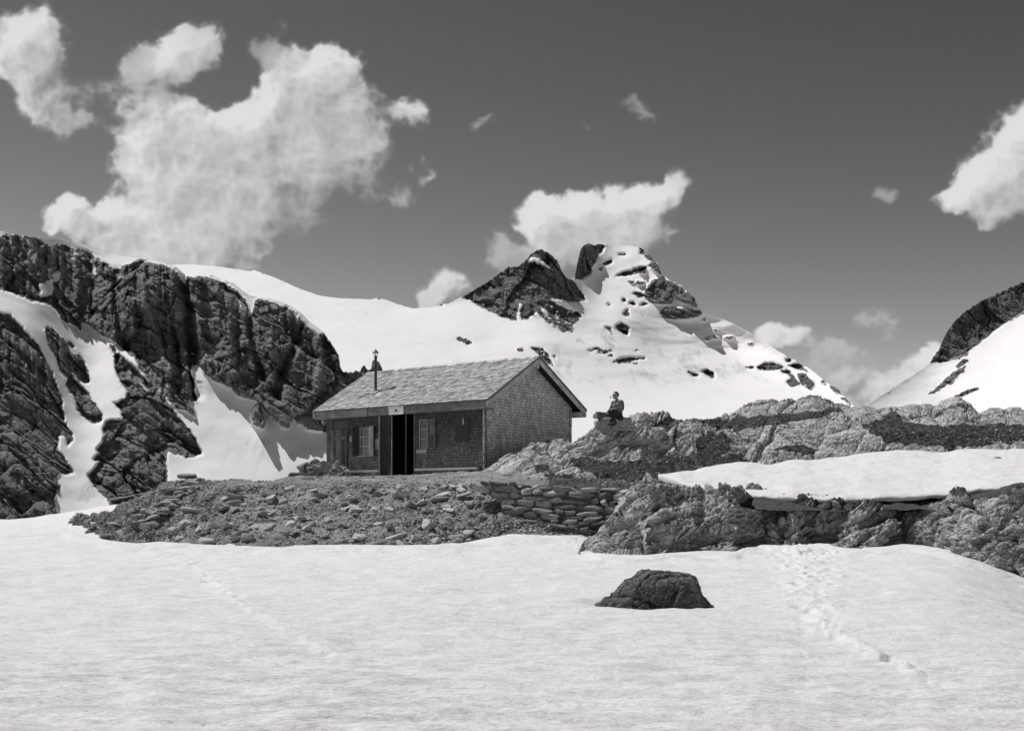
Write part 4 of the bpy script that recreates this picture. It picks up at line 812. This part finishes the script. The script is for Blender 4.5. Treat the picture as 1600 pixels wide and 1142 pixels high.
# stove pipe
cx_, cy_ = -6.12, .87; zr = roofz(cy_)
ch = MB(); ch.tube((cx_, cy_, zr-.2), (cx_, cy_, zr+1.33), .052, .052, 18); ch.tube((cx_, cy_, zr+.62), (cx_, cy_, zr+.65), .057, .057, 18); ch.tube((cx_, cy_, zr+1.30), (cx_, cy_, zr+1.345), .068, .068, 18)
chm = ch.build('chimney', M_iron, deck_o)
cp_ = MB(); cp_.tube((cx_, cy_, zr+1.47), (cx_, cy_, zr+1.475), .135, .135, 20); cp_.tube((cx_, cy_, zr+1.475), (cx_, cy_, zr+1.58), .13, .025, 20); cp_.tube((cx_, cy_, zr+1.58), (cx_, cy_, zr+1.63), .02, .004, 8)
for k in range(4): a = k*math.pi/2+.6; cp_.tube((cx_+.055*math.cos(a), cy_+.055*math.sin(a), zr+1.32), (cx_+.085*math.cos(a), cy_+.085*math.sin(a), zr+1.475), .010, .010, 6)
cp_.build('cap', M_iron, chm)
cl_ = MB(); cl_.tube((cx_, cy_, zr-.1), (cx_, cy_, zr+.12), .11, .058, 18)
def rp(u, l, n): return (cx_+u, cy_+l*cs_-n*sn_, zr+l*sn_+n*cs_)
cl_.hexa([rp(-.2,-.25,.012), rp(.2,-.25,.012), rp(.2,.25,.012), rp(-.2,.25,.012), rp(-.2,-.25,.03), rp(.2,-.25,.03), rp(.2,.25,.03), rp(-.2,.25,.03)])
for a, b_ in (((-.12,-.2),(-.5,-.62)),((.14,.0),(.5,.02))): cl_.tube(rp(a[0], a[1], .05), rp(b_[0], b_[1], .035), .022, .016, 6)
cl_.build('collar', M_zinc, chm)
lm_x, lm_z = Wp(550, 686)
lt = MB(); lt.box(lm_x-.06, lm_x+.06, -.07, 0.0, lm_z-.10, lm_z+.08, .9); lt.tube((lm_x, -.035, lm_z+.08), (lm_x, -.035, lm_z+.13), .05, .015, 8, .9)
lto = lt.build('letter_box', W_pale, None, .004); lto.location = hut.location; lto.rotation_euler = hut.rotation_euler
tag(lto, 'small pale box fixed to the hut wall between plank door and left window', 'box')
# walking stick leaning on the wall
x0, z0 = Wp(665.8, 742); x1, z1 = Wp(670, 699)
wk = MB(); pts = [(x0, -.22, .03), (x1-.01, -.09, z1-.05)]
for k in range(9): a = math.pi*(1-k/8*1.15); pts.append((x1+.035+.045*math.cos(a), -.085, z1-.02+.055*math.sin(a)))
wk.path(pts, .011, 8); wko = wk.build('walking_stick', W_pale); wko.location = hut.location; wko.rotation_euler = hut.rotation_euler
tag(wko, 'crook-handled walking stick leaning on the shingled wall below the right window', 'walking stick')

# ------------------------------------------------------------------ stones
import bmesh
def ico(sub):
    bm = bmesh.new(); bmesh.ops.create_icosphere(bm, subdivisions=sub, radius=1); v = np.array([q.co[:] for q in bm.verts]); f = [[k.index for k in p.verts] for p in bm.faces]; bm.free(); return v, np.array(f)
IC3, IF3 = ico(3); IC4, IF4 = ico(4)
def rockverts(r, base=IC3, cuts=9, boxy=.6, dmin=.55, rough=.05, seed=0):
    v = np.sign(base)*np.abs(base)**boxy; v = v/np.abs(v).max()
    for k in range(cuts):
        n = r.normal(size=3); n /= np.linalg.norm(n); dd = r.uniform(dmin, .95); t = np.maximum(v@n-dd, 0); v = v-t[:, None]*n
    if rough: v = v+base*(rough*fbm(v*1.8+seed*7.1, 3, seed+1))[:, None]
    return v
def near_mound(px, py, PP=None):
    Pm = MOUND[0] if PP is None else PP; X, Y = topx(Pm[:-17] if PP is None else Pm); i = np.argmin((X-px)**2+(Y-py)**2); return Vector(Pm[:-17].reshape(-1, 3)[i] if PP is None else Pm.reshape(-1, 3)[i])
protos = []
rs_ = np.random.default_rng(5)
for k in range(9):
    v = rockverts(rs_, IC3 if k < 9 else IC4, 10, .55, .45, .06, k); o = mesh_np('stone', v, IF3, M_stone, {'grass': np.full(len(v), -.6)}, False); protos.append(o.data); bpy.data.objects.remove(o)
squares = {}
for k in (97, 98, 99):
    v = rockverts(rs_, IC4, 3, .26, .85, .07, k); o = mesh_np('rock', v, IF4, M_stone, {'grass': np.full(len(v), -.6)}, False); squares[k] = o.data; bpy.data.objects.remove(o)
W_stone_pale = rock_mat('pale_stone', .34, .72, 2.2, bd=.012); W_stone_dark = rock_mat('dark_stone', .07, .2, 2.2, bd=.012)
pcache = {}
def stone(loc, w, d, h, rot, label, group=None, k=None, name='stone', mat=None, tilt=(0, 0)):
    k = random.randrange(9) if k is None else k; me = protos[k] if k < 9 else squares[k]
    if mat:
        key = (k, mat.name)
        if key not in pcache: pcache[key] = me.copy(); pcache[key].materials[0] = mat
        me = pcache[key]
    o = link(bpy.data.objects.new(name, me)); o.location = loc; o.scale = (w/2, d/2, h/2); o.rotation_euler = (tilt[0], tilt[1], rot); tag(o, label, 'stone', group); return o
big = [  # photo box x0,y0,x1,y1, pale?, label
 (712,757,731,775,1,'pale upright block at the left end of the dry stone wall, below the hut corner'),
 (655,811,679,832,1,'large pale tilted slab low on the mound, below the right end of the hut'),
 (600,791,616,803,1,'pale stone on the mound below the open door, left one of a pair'),
 (627,786,641,800,0,'rounded grey stone on the mound below the open door, right one of a pair'),
 (703,835,725,846,1,'wide pale stone at the snow edge below the left end of the dry stone wall'),
 (683,754,703,771,0,'grey block on the brow of the mound, just left of the dry stone wall'),
 (673,775,701,787,0,'flat grey slab on the slope left of the dry stone wall'),
 (607,844,619,855,0,'small grey stone touching the snow edge below the open door'),
 (640,838,658,847,0,'dark flat stone near the snow edge below the hut door'),
 (284,793,313,805,1,'broad flat pale slab lying alone right of the tumbled stone heap'),
 (172,808,197,824,2,'dark angular block near the left tip of the mound'),
 (214,803,240,819,2,'dark block propped at the foot of the tumbled stone heap'),
 (278,739,309,749,0,'long flat capstone on top of the tumbled stone heap'),
 (292,749,303,758,1,'small pale round stone under the capstone of the tumbled heap'),
 (350,827,361,840,1,'pale pointed stone low on the left half of the mound'),
 (364,821,375,831,0,'grey stone just right of the pale pointed stone on the mound'),
 (362,835,373,844,1,'small white stone just below the pale pointed stone on the mound'),
 (250,782,277,791,1,'flat pale slab in the middle of the tumbled stone heap'),
 (1157,731,1176,742,0,'grey rock poking out of the snow bed between the two outcrops'),
 (1108,741,1126,746,2,'flat dark stone on the snow bed left of the grey rock'),
 (1538,715,1562,724,0,'brown grey rock on the far right of the upper snow bed'),
 (452,739,474,752,2,'low dark rock on the brow left of the hut')]
for (x0, y0, x1, y1, pale, lab) in big:
    if x0 > 1000: Y = {1157: 38.9, 1108: 38.2, 1538: 39.5}[x0]; c = Vector(((x0+x1)/2-800, 0, HY-(y0+y1)/2)); loc = Vector((c.x/F*Y, Y, c.z/F*Y))
    elif y0 < 745: Y = 42.6 if x0 > 400 else 41.0; loc = Vector((((x0+x1)/2-800)/F*Y, Y, (HY-(y0+y1)/2)/F*Y))
    else: loc = near_mound((x0+x1)/2, (y0+y1)/2)+Vector((0, -.04, 0)); Y = loc.y
    m_ = Y/F; w = (x1-x0)*m_*1.12; h = (y1-y0)*m_*1.15
    stone(loc, w, max(w*.7, h), h, random.uniform(-.3, .3), lab, mat=(M_stone, W_stone_pale, W_stone_dark)[pale], tilt=(random.uniform(-.15, .15), random.uniform(-.2, .2)), name='rock' if w > .6 else 'stone')
Yk = 45.2; IC5, IF5 = ico(6); v = rockverts(rs_, IC5, 12, .7, .6, .10, 3); v = v+IC5*blocks(v*1.0, R(35), R(10), [(.8, .6, .4, .20), (.3, .25, .14, .07), (.12, .1, .05, .02)], 5, .7, .25, .8)[:, None]
o = mesh_np('rock', v*np.array([1.15, .8, .95]), IF5, M_rockB, {'grass': np.full(len(v), -.6)}, False); o.location = ((500-800)/F*Yk, Yk, (HY-747)/F*Yk-.05); o.rotation_euler = (.1, .25, .3); tag(o, 'rough pale rock rising against the left corner of the hut', 'rock')
# tumbled slabs
r = random.Random(3)
for k in range(44):
    t = r.random(); px_ = 222+(300-222)*t+r.uniform(-8, 14); py_ = 812-(812-750)*t**.9+r.uniform(-6, 16)
    loc = near_mound(px_, py_); loc.z += .03; loc.y -= .05
    stone(loc, r.uniform(.32, .75), r.uniform(.3, .5), r.uniform(.09, .2), r.uniform(-.6, .6), "one of the flat slabs in the tumbled stone heap at the mound's left end", 'slabs of the tumbled stone heap', tilt=(r.uniform(-.15, .2), r.uniform(-.3, .15)))
for k in range(235):
    px_ = r.uniform(325, 765) if r.random() < .85 else r.uniform(130, 330); py_ = r.uniform(758, 852)
    if px_ < 330: py_ = r.uniform(815, 850)
    loc = near_mound(px_, py_); s = r.uniform(.08, .18) if r.random() < .5 else r.uniform(.18, .46)
    stone(loc+Vector((0, 0, s*.08)), s*r.uniform(1, 1.6), s, s*r.uniform(.35, .8), r.uniform(0, 6.28), 'one of the small loose stones strewn over the bare mound below the hut', 'loose stones strewn over the mound', tilt=(r.uniform(-.4, .4), r.uniform(-.4, .4)), mat=W_stone_pale if r.random() < .6 else None)
# gravel: chips nobody could count
def scatter(name, Pm, n, smin, smax, mat, weight=None, seed=1, flat_=.6, kind='chip'):
    g_ = np.random.default_rng(seed); pts = Pm.reshape(-1, 3); w = None if weight is None else (weight.ravel()/weight.sum())
    idx = g_.choice(len(pts), n, p=w); base, bf = ico(1); V = []; Fs = []
    for j, i in enumerate(idx):
        s = smin+(smax-smin)*g_.random()**3; v = base*(1+.35*g_.normal(size=base.shape)*.6); v = v*np.array([1, g_.uniform(.6, 1), g_.uniform(.3, flat_)])*s
        a = g_.uniform(0, 6.28); c, s_ = math.cos(a), math.sin(a); t = g_.uniform(-.5, .5); v = v@np.array([[c, s_, 0], [-s_, c, 0], [0, 0, 1]]); v[:, 2] += v[:, 0]*t
        V.append(v+pts[i]+np.array([g_.uniform(-.02, .02), g_.uniform(-.02, .02), s*.15])); Fs.append(bf+j*len(base))
    V = np.concatenate(V); o = mesh_np(name, V, np.concatenate(Fs), mat, {'grass': np.full(len(V), -.6)}, False); tag(o, kind='stuff'); return o
Pm, Nm, mx, my = MOUND; X_, Y_ = topx(Pm); clump = np.exp(2.2*fbm(Pm*.7, 3, 61)); wgt = clump*(Y_ > 745)*(Y_ < 858)*(np.abs(X_-868) > 0); wgt[-16:] = 0
scatter('gravel', Pm, 9000, .012, .06, M_stone, wgt, 2)
scatter('pale_gravel', Pm, 3500, .015, .075, W_stone_pale, wgt, 12)
fp, fx_, fy_ = FRONT; rp_, rx_, ry_ = REAR
scatter('rock_debris', rp_, 1600, .015, .07, M_stone, TURF[2]*(np.arange(rp_.shape[0])[:, None] < rp_.shape[0]-14)+.004, 4)
# turf tufts
def tufts(name, Pm, n, weight, seed, hmin=.03, hmax=.09):
    g_ = np.random.default_rng(seed); pts = Pm.reshape(-1, 3); idx = g_.choice(len(pts), n, p=weight.ravel()/weight.sum()); V = []; q = 0; Fs = []
    for i in idx:
        c = pts[i]; hh = g_.uniform(hmin, hmax)
        for b_ in range(9):
            a = g_.uniform(0, 6.28); l = g_.uniform(.3, 1)*hh; d = np.array([math.cos(a), math.sin(a), 0])*hh*g_.uniform(.2, 1.0); o_ = np.array([g_.uniform(-.5, .5), g_.uniform(-.5, .5), -.1])*hh; n_ = np.array([-d[1], d[0], 0])*.16
            V += [c+o_-n_, c+o_+n_, c+o_+d+np.array([0, 0, l])]; Fs.append((q, q+1, q+2)); q += 3
    o = mesh_np(name, np.array(V), np.array(Fs), flat('dry_grass' if seed == 5 else 'turf_blades', .055, var=.6, sc_=4), {}, False); tag(o, kind='stuff')
tufts('grass', Pm, 4200, (wgt+1.2*(X_ > 790)*(Y_ < 770)*(Y_ > 738))*(1.2-.0*clump)*(sm(fbm(Pm*1.1, 3, 21), -.1, .4)+.05), 5)
tufts('turf', rp_, 5000, TURF[2]*(np.arange(rp_.shape[0])[:, None] < rp_.shape[0]-14)+1e-9, 6)

# ------------------------------------------------------------------ dry stone wall
wtop = lambda x: np.interp(x, [738, 760, 800, 850, 900, 985], [753, 750, 753, 759, 763, 768]); wbot = lambda x: np.interp(x, [738, 760, 790, 820, 845, 870, 905, 925, 950, 985, 990], [757, 772, 792, 812, 828, 835, 836, 826, 812, 785, 780])
Vw, Fw = [], []; nst = 0; rw = random.Random(8); rn = np.random.default_rng(8)
y_ = 752.
while y_ < 838:
    hpx = rw.uniform(6.5, 11.5); x_ = 736+rw.uniform(0, 14)
    while x_ < 990:
        wpx = rw.choice((rw.uniform(12, 22), rw.uniform(18, 34), rw.uniform(26, 44))); cx = x_+wpx/2; cy = y_+hpx/2+(wtop(cx)-752)*.8+rw.uniform(-1.5, 1.5); x_ += wpx
        if not (wtop(cx)-2 < cy < wbot(cx)+2): continue
        Y = 35.9-(cy-757)/80*.75+rw.uniform(-.06, .06)+.5*abs(cx-860)/120*0; m_ = Y/F
        base = rockverts(rn, IC3, 9, .5, .6, .05, nst); v = base*np.array([wpx*m_*.53, .17, hpx*m_*rw.uniform(.50, .62)])
        a = rw.uniform(-.14, .14)+(.25 if cx > 925 else 0)*rw.random()+(-.15 if cx < 790 else 0); c, s = math.cos(a), math.sin(a); v = v@np.array([[c, 0, s], [0, 1, 0], [-s, 0, c]])
        b_ = rw.uniform(-.15, .15); v[:, 1] += v[:, 0]*b_
        Vw.append(v+np.array([(cx-800)*m_, Y, (HY-cy)*m_])); Fw.append(IF3+nst*len(IC3)); nst += 1
    y_ += hpx*.93
Vw = np.concatenate(Vw); tn = np.repeat(rn.random(nst), len(IC3))
bk_ = MB()                                         # packed core of the wall
for k in range(60):
    xa_, xb_ = 742+k*4.1, 742+(k+1)*4.1
    za, zb = float(wtop((xa_+xb_)/2))+4, float(wbot((xa_+xb_)/2))-1
    if zb-za < 4: continue
    Y0, Y1 = 36.05, 35.3; q = []
    for (X, yy, dY) in ((xa_, zb, 0), (xb_, zb, 0), (xb_, zb, .3), (xa_, zb, .3), (xa_, za, 0), (xb_, za, 0), (xb_, za, .3), (xa_, za, .3)):
        Y = 35.98-(yy-757)/80*.75+dY; q.append(((X-800)/F*Y, Y, (HY-yy)/F*Y))
    bk_.hexa(q)
o = mesh_np('dry_stone_wall', Vw, np.concatenate(Fw), M_wallst, {'grass': np.full(len(Vw), -.6), 'tone': tn}, False)
tag(o, 'low dry stone retaining wall of stacked grey slabs below the right corner of the hut', 'stone wall')
bk_.build('wall_core', M_soil, o)

# ------------------------------------------------------------------ boulder standing in the snow
ol = [(932,948),(938,944),(944,939),(955,932),(963,925),(972,916),(980,909),(990,905),(999,900),(1008,895),(1018,892),(1030,894),(1045,894),(1060,894),(1075,897),(1084,899),(1091,906),(1095,916),(1099,925),(1105,932),(1112,941),(1119,950)]
px = np.linspace(932, 1121, 200); tp = np.interp(px, [a for a, _ in ol], [b for _, b in ol]); YB = 16.2; zb = -(975-HY)/F*YB
X = (px-800)/F*YB; top = (HY-tp+2)/F*YB; hgt = top-zb; xc = (1030-800)/F*YB
wy_ = .62*np.sqrt(np.clip(1-((px-1030)/94)**2, .02, 1))
th_ = np.linspace(0, math.pi, 150)[:, None]
cy_ = -np.cos(th_); sy_ = np.sin(th_)
Yy = YB+.35+np.sign(cy_)*np.abs(cy_)**.8*wy_[None]; Zz = zb+hgt[None]*sy_**.55
P = np.stack([X[None]+0*Yy, Yy, Zz], -1); N = -normals(P); N = np.where((N*(P-np.array([xc, YB+.35, zb+.2]))).sum(-1, keepdims=True) < 0, -N, N)
mk = sm(px, 932, 950)[None]*sm(px, 1121, 1104)[None]
d = blocks(P, R(55), R(30), [(.9, .6, .42, .11), (.34, .26, .16, .035), (.12, .10, .06, .010)], 7, .6, .35)*(1-.6*sm(px, 1045, 1075)[None])+.025*facets(P, [(.22, 1), (.09, .4)], 9, 1.0, .4)+.03*fbm(P*3, 4, 3)
d = d*(.15+.85*mk)
P = P+N*d[..., None]
o = mesh_np('boulder', P, grid_faces(*P.shape[:2], True), M_boulder, {'grass': np.full(P.shape[:2], -.6)}, False)
tag(o, 'dark cracked boulder standing alone in the front snow field', 'boulder')

# ------------------------------------------------------------------ the sitting man
PY0 = 41.0; S = PY0/F
def Q(zx, zy, y=0.): px, py = 900+zx/11.42, 590+zy/11.42; return Vector(((px-800)*S, PY0+y, (HY-py)*S))
prim = []                                          # (region, a, b, ra, rb)
def cap_(reg, a, b, ra, rb): prim.append((reg, a, b, ra, rb))
pel = Q(748, 700, .02); chest = Q(748, 520, .0); neck = Q(735, 425, .0); hd = Q(712, 318, 0)
cap_('trousers', pel+Vector((-.03, .09, -.02)), pel+Vector((.04, -.10, -.02)), .135, .135)
cap_('shirt', pel+Vector((.0, 0, .06)), chest, .15, .165); cap_('shirt', chest+Vector((-.04, .08, .02)), chest+Vector((.06, -.09, .04)), .145, .145)
sh_n, sh_f = Q(795, 455, -.16), Q(680, 450, .17)
cap_('shirt', sh_n, sh_f, .095, .09); cap_('shirt', neck+Vector((0, 0, -.06)), neck+Vector((0, 0, .01)), .085, .065)
cap_('skin', neck, Q(722, 370), .055, .055)
cap_('skin', hd+Vector((.012, 0, .02)), hd+Vector((-.01, 0, .015)), .093, .09); cap_('skin', hd+Vector((-.045, 0, -.055)), hd+Vector((-.01, 0, -.06)), .052, .06)   # skull, jaw
fdir = Vector((-.93, -.36, 0)); side = Vector((.36, -.93, 0))
cap_('skin', hd+fdir*.085+Vector((0, 0, .015)), hd+fdir*.118+Vector((0, 0, -.022)), .013, .017)        # nose
cap_('skin', hd+fdir*.088+Vector((0, 0, -.065)), hd+fdir*.092+Vector((0, 0, -.060)), .018, .018)       # lips
cap_('skin', hd+fdir*.078+Vector((0, 0, -.098)), hd+fdir*.07+Vector((0, 0, -.1)), .024, .03)           # chin
for s in (1, -1): cap_('skin', hd+side*s*.088+Vector((.008, 0, .012)), hd+side*s*.092+Vector((.005, 0, -.025)), .018, .012)   # ears
kn_n, kn_f = Q(640, 600, -.30), Q(618, 605, -.02); ft_n, ft_f = Q(668, 838, -.30), Q(640, 838, -.04)
for k, f, hip in ((kn_n, ft_n, pel+Vector((.0, -.10, 0))), (kn_f, ft_f, pel+Vector((-.04, .10, 0)))):
    cap_('trousers', hip, k, .12, .085); cap_('trousers', k, k.lerp(f, .45), .072, .066); cap_('trousers', k.lerp(f, .45), f+Vector((0, 0, .06)), .066, .045)
    cap_('boot', f+Vector((.03, .0, .03)), f+Vector((-.03, -.01, .0)), .052, .05); cap_('boot', f+Vector((-.03, -.01, .0)), f+Vector((-.17, -.05, -.02)), .05, .036)
el_n = Q(812, 560, -.24); wr_n = Q(668, 570, -.33); cap_('shirt', sh_n, el_n, .082, .066); cap_('shirt', el_n, wr_n.lerp(el_n, .25), .056, .042); cap_('skin', wr_n.lerp(el_n, .3), wr_n, .033, .027)
el_f = Q(612, 575, .12); wr_f = Q(548, 635, .0); cap_('shirt', sh_f, el_f, .065, .05); cap_('shirt', el_f, wr_f.lerp(el_f, .3), .048, .038); cap_('skin', wr_f.lerp(el_f, .35), wr_f, .03, .025)
def hand(w, d, down):
    d = d.normalized(); sd_2 = d.cross(Vector((0, 0, 1))).normalized(); cap_('skin', w, w+d*.075, .026, .030)
    for k, L in enumerate((.066, .075, .070, .055)):
        o_ = w+d*.085+sd_2*(k-1.5)*.019; m1 = o_+d*L*.5+Vector((0, 0, -.012)); m2 = m1+(d*.55+Vector((0, 0, -down))).normalized()*L*.5
        cap_('skin', o_, m1, .0088, .0082); cap_('skin', m1, m2, .0082, .0068)
    t0 = w+d*.02+sd_2*-.03; cap_('skin', t0, t0+d*.035+sd_2*-.02, .011, .010); cap_('skin', t0+d*.035+sd_2*-.02, t0+d*.06+sd_2*-.018+Vector((0, 0, -.01)), .010, .008)
hand(wr_n, Vector((-.8, -.15, -.1)), .8); hand(wr_f, Vector((-.9, -.1, -.25)), .9)
cap_('shirt', neck+fdir*.05+Vector((0, 0, -.02)), neck+fdir*.085+Vector((0, 0, -.10)), .03, .02)
bm = bmesh.new()
for reg, a, b_, ra, rb in prim:
    L = (b_-a).length; n = 10 if min(ra, rb) < .02 else 18
    rot = (b_-a).to_track_quat('Z', 'Y').to_matrix().to_4x4() if L > 1e-6 else Matrix()
    q = bmesh.ops.create_uvsphere(bm, u_segments=n, v_segments=n, radius=1.0)['verts']
    for v in q:
        z = v.co.z; r_ = rb if z >= 0 else ra; v.co = Vector((v.co.x*(rb if z > 0 else ra), v.co.y*(rb if z > 0 else ra), z*r_+(L if z > 1e-6 else 0)))
    bmesh.ops.transform(bm, matrix=Matrix.Translation(a)@rot, verts=q)
me = bpy.data.meshes.new('person'); bm.to_mesh(me); bm.free(); po = bpy.data.objects.new('person', me); sc.collection.objects.link(po)
md = po.modifiers.new('r', 'REMESH'); md.mode = 'VOXEL'; md.voxel_size = .0075; md.use_smooth_shade = True
ms = po.modifiers.new('s', 'SMOOTH'); ms.factor = .5; ms.iterations = 2
bpy.context.view_layer.update(); dg = bpy.context.evaluated_depsgraph_get(); me2 = bpy.data.meshes.new_from_object(po.evaluated_get(dg)); po.modifiers.clear(); po.data = me2
regs = ['shirt', 'trousers', 'skin', 'boot']; me2.materials.clear()
for m_ in (flat('grey_shirt', .13, var=.25, sc_=14, bmp=.01), flat('dark_trousers', .028, var=.4, sc_=12, bmp=.01), flat('tanned_skin', .27, .6, .1, 20), flat('leather_boot', .035, .6, .3, 20)): me2.materials.append(m_)
ctr = np.empty(len(me2.polygons)*3); me2.polygons.foreach_get('center', ctr); ctr = ctr.reshape(-1, 3); best = np.full(len(ctr), 9.); mi = np.zeros(len(ctr), np.int32)
for reg, a, b_, ra, rb in prim:
    a_, ab = np.array(a), np.array(b_-a); t = np.clip(((ctr-a_)@ab)/max(ab@ab, 1e-9), 0, 1); dd = np.linalg.norm(ctr-(a_+t[:, None]*ab), axis=1)-(ra+(rb-ra)*t)
    u = dd < best; best[u] = dd[u]; mi[u] = regs.index(reg)
# cloth creases
co = np.empty(len(me2.vertices)*3); me2.vertices.foreach_get('co', co); co = co.reshape(-1, 3); nn = np.empty(len(me2.vertices)*3); me2.vertices.foreach_get('normal', nn); nn = nn.reshape(-1, 3)
clo = np.linalg.norm(co-np.array(hd), axis=1) > .17; cr_ = np.abs(fbm(co*np.array([9, 9, 6.]), 3, 4)); hw = np.minimum(np.linalg.norm(co-np.array(wr_n+Vector((-.07, 0, 0))), axis=1), np.linalg.norm(co-np.array(wr_f+Vector((-.07, 0, 0))), axis=1)) > .13
co = co+nn*((.5-cr_)*.016*(clo & hw))[:, None]; me2.vertices.foreach_set('co', co.ravel())
me2.polygons.foreach_set('material_index', mi); me2.polygons.foreach_set('use_smooth', [True]*len(mi)); me2.update()
tag(po, 'man in grey shirt and dark trousers sitting on the rear ridge smoking a pipe', 'person')
hr = []; hv, hf = IC4.copy(), IF4
loc_ = hv*np.array([.101, .098, .108]); keep = ((loc_@np.array(fdir)) < .045+.02*hv[:, 2]) & ((hv[:, 2] > .35) | (loc_@np.array(fdir) < -.005)) & (hv[:, 2] > -.5)
loc_ = loc_+hv*(.006*fbm(hv*6, 3, 3))[:, None]+np.array([.0, 0, .022])
ff = hf[keep[hf].all(1)]
o = mesh_np('hair', loc_+np.array(hd), ff, flat('dark_hair', .04, var=.5, sc_=40, bmp=.01), {}, True, po)
md = o.modifiers.new('t', 'SOLIDIFY'); md.thickness = .012; md.offset = 0
gl = MB(); c_ = hd+fdir*.099+Vector((0, 0, .022))
for s in (1, -1):
    q = c_+side*s*.034; gl.tube(q, q+fdir*.008+side*s*.002, .024, .024, 14); gl.tube(q+side*s*.02+fdir*.003, hd+side*s*.094+Vector((.0, 0, .024)), .004, .004, 6)
gl.tube(c_+side*.012, c_-side*.012, .004, .004, 6); gl.build('sunglasses', W_in, po)
pp_ = MB(); m0 = hd+fdir*.105+Vector((0, 0, -.062)); m1 = Q(612, 378, -.05); m1 = m0+fdir*.10+Vector((0, 0, -.02)); pp_.tube(m0, m1, .005, .006, 8); pp_.tube(m1+Vector((0, 0, -.014)), m1+Vector((-.004, 0, .03)), .016, .020, 12); pp_.tube(m1+Vector((-.004, 0, .03)), m1+Vector((-.004, 0, .034)), .02, .015, 12)
o = pp_.build('tobacco_pipe', W_dark); tag(o, 'small dark tobacco pipe in the mouth of the sitting man', 'pipe')
# his rucksack on a ledge stone, and the ledge he sits on
rk = empty('rucksack', Q(478, 800, -.05)); tag(rk, 'open rucksack with things spilling out, on the block left of the sitting man', 'rucksack')
def soft(name, ctr_, sz, mat, seed, parent, boxy=.7):
    v = np.sign(IC4)*np.abs(IC4)**boxy; v = v/np.abs(v).max(); v = v*(1+.10*fbm(v*2.3+seed, 4, seed))[:, None]
    return mesh_np(name, v*np.array(sz)/2+np.array(ctr_), IF4, mat, {}, True, parent)
cv = flat('faded_canvas', .13, var=.35, sc_=16, bmp=.02); cl2 = flat('pale_canvas', .45, var=.2, sc_=10, bmp=.02)
soft('sack', (.02, .0, .21), (.46, .30, .26), cv, 1, rk); soft('flap', (-.14, -.04, .31), (.24, .26, .10), cv, 2, rk, .8); soft('bundle', (-.26, -.05, .21), (.17, .2, .18), cl2, 3, rk); soft('folded_cloth', (.10, -.12, .12), (.36, .16, .09), cl2, 4, rk)
st2 = MB(); st2.path([Vector((.02, -.12, .34)), Vector((.12, -.16, .2)), Vector((.1, -.17, .06))], .012); st2.path([Vector((-.1, -.13, .34)), Vector((-.04, -.18, .2)), Vector((-.06, -.18, .08))], .012); st2.build('strap', W_dark, rk)
stone(Q(470, 850, .06), .52, .5, .46, .05, 'squarish grey block of rock under the rucksack, left of the sitting man', k=99, name='rock', mat=M_rockB, tilt=(0, -.1))
stone(Q(840, 830, .16), .82, .6, .50, .1, 'grey block of rock that the man sits on', k=98, name='rock', mat=M_rockB, tilt=(0, .05))
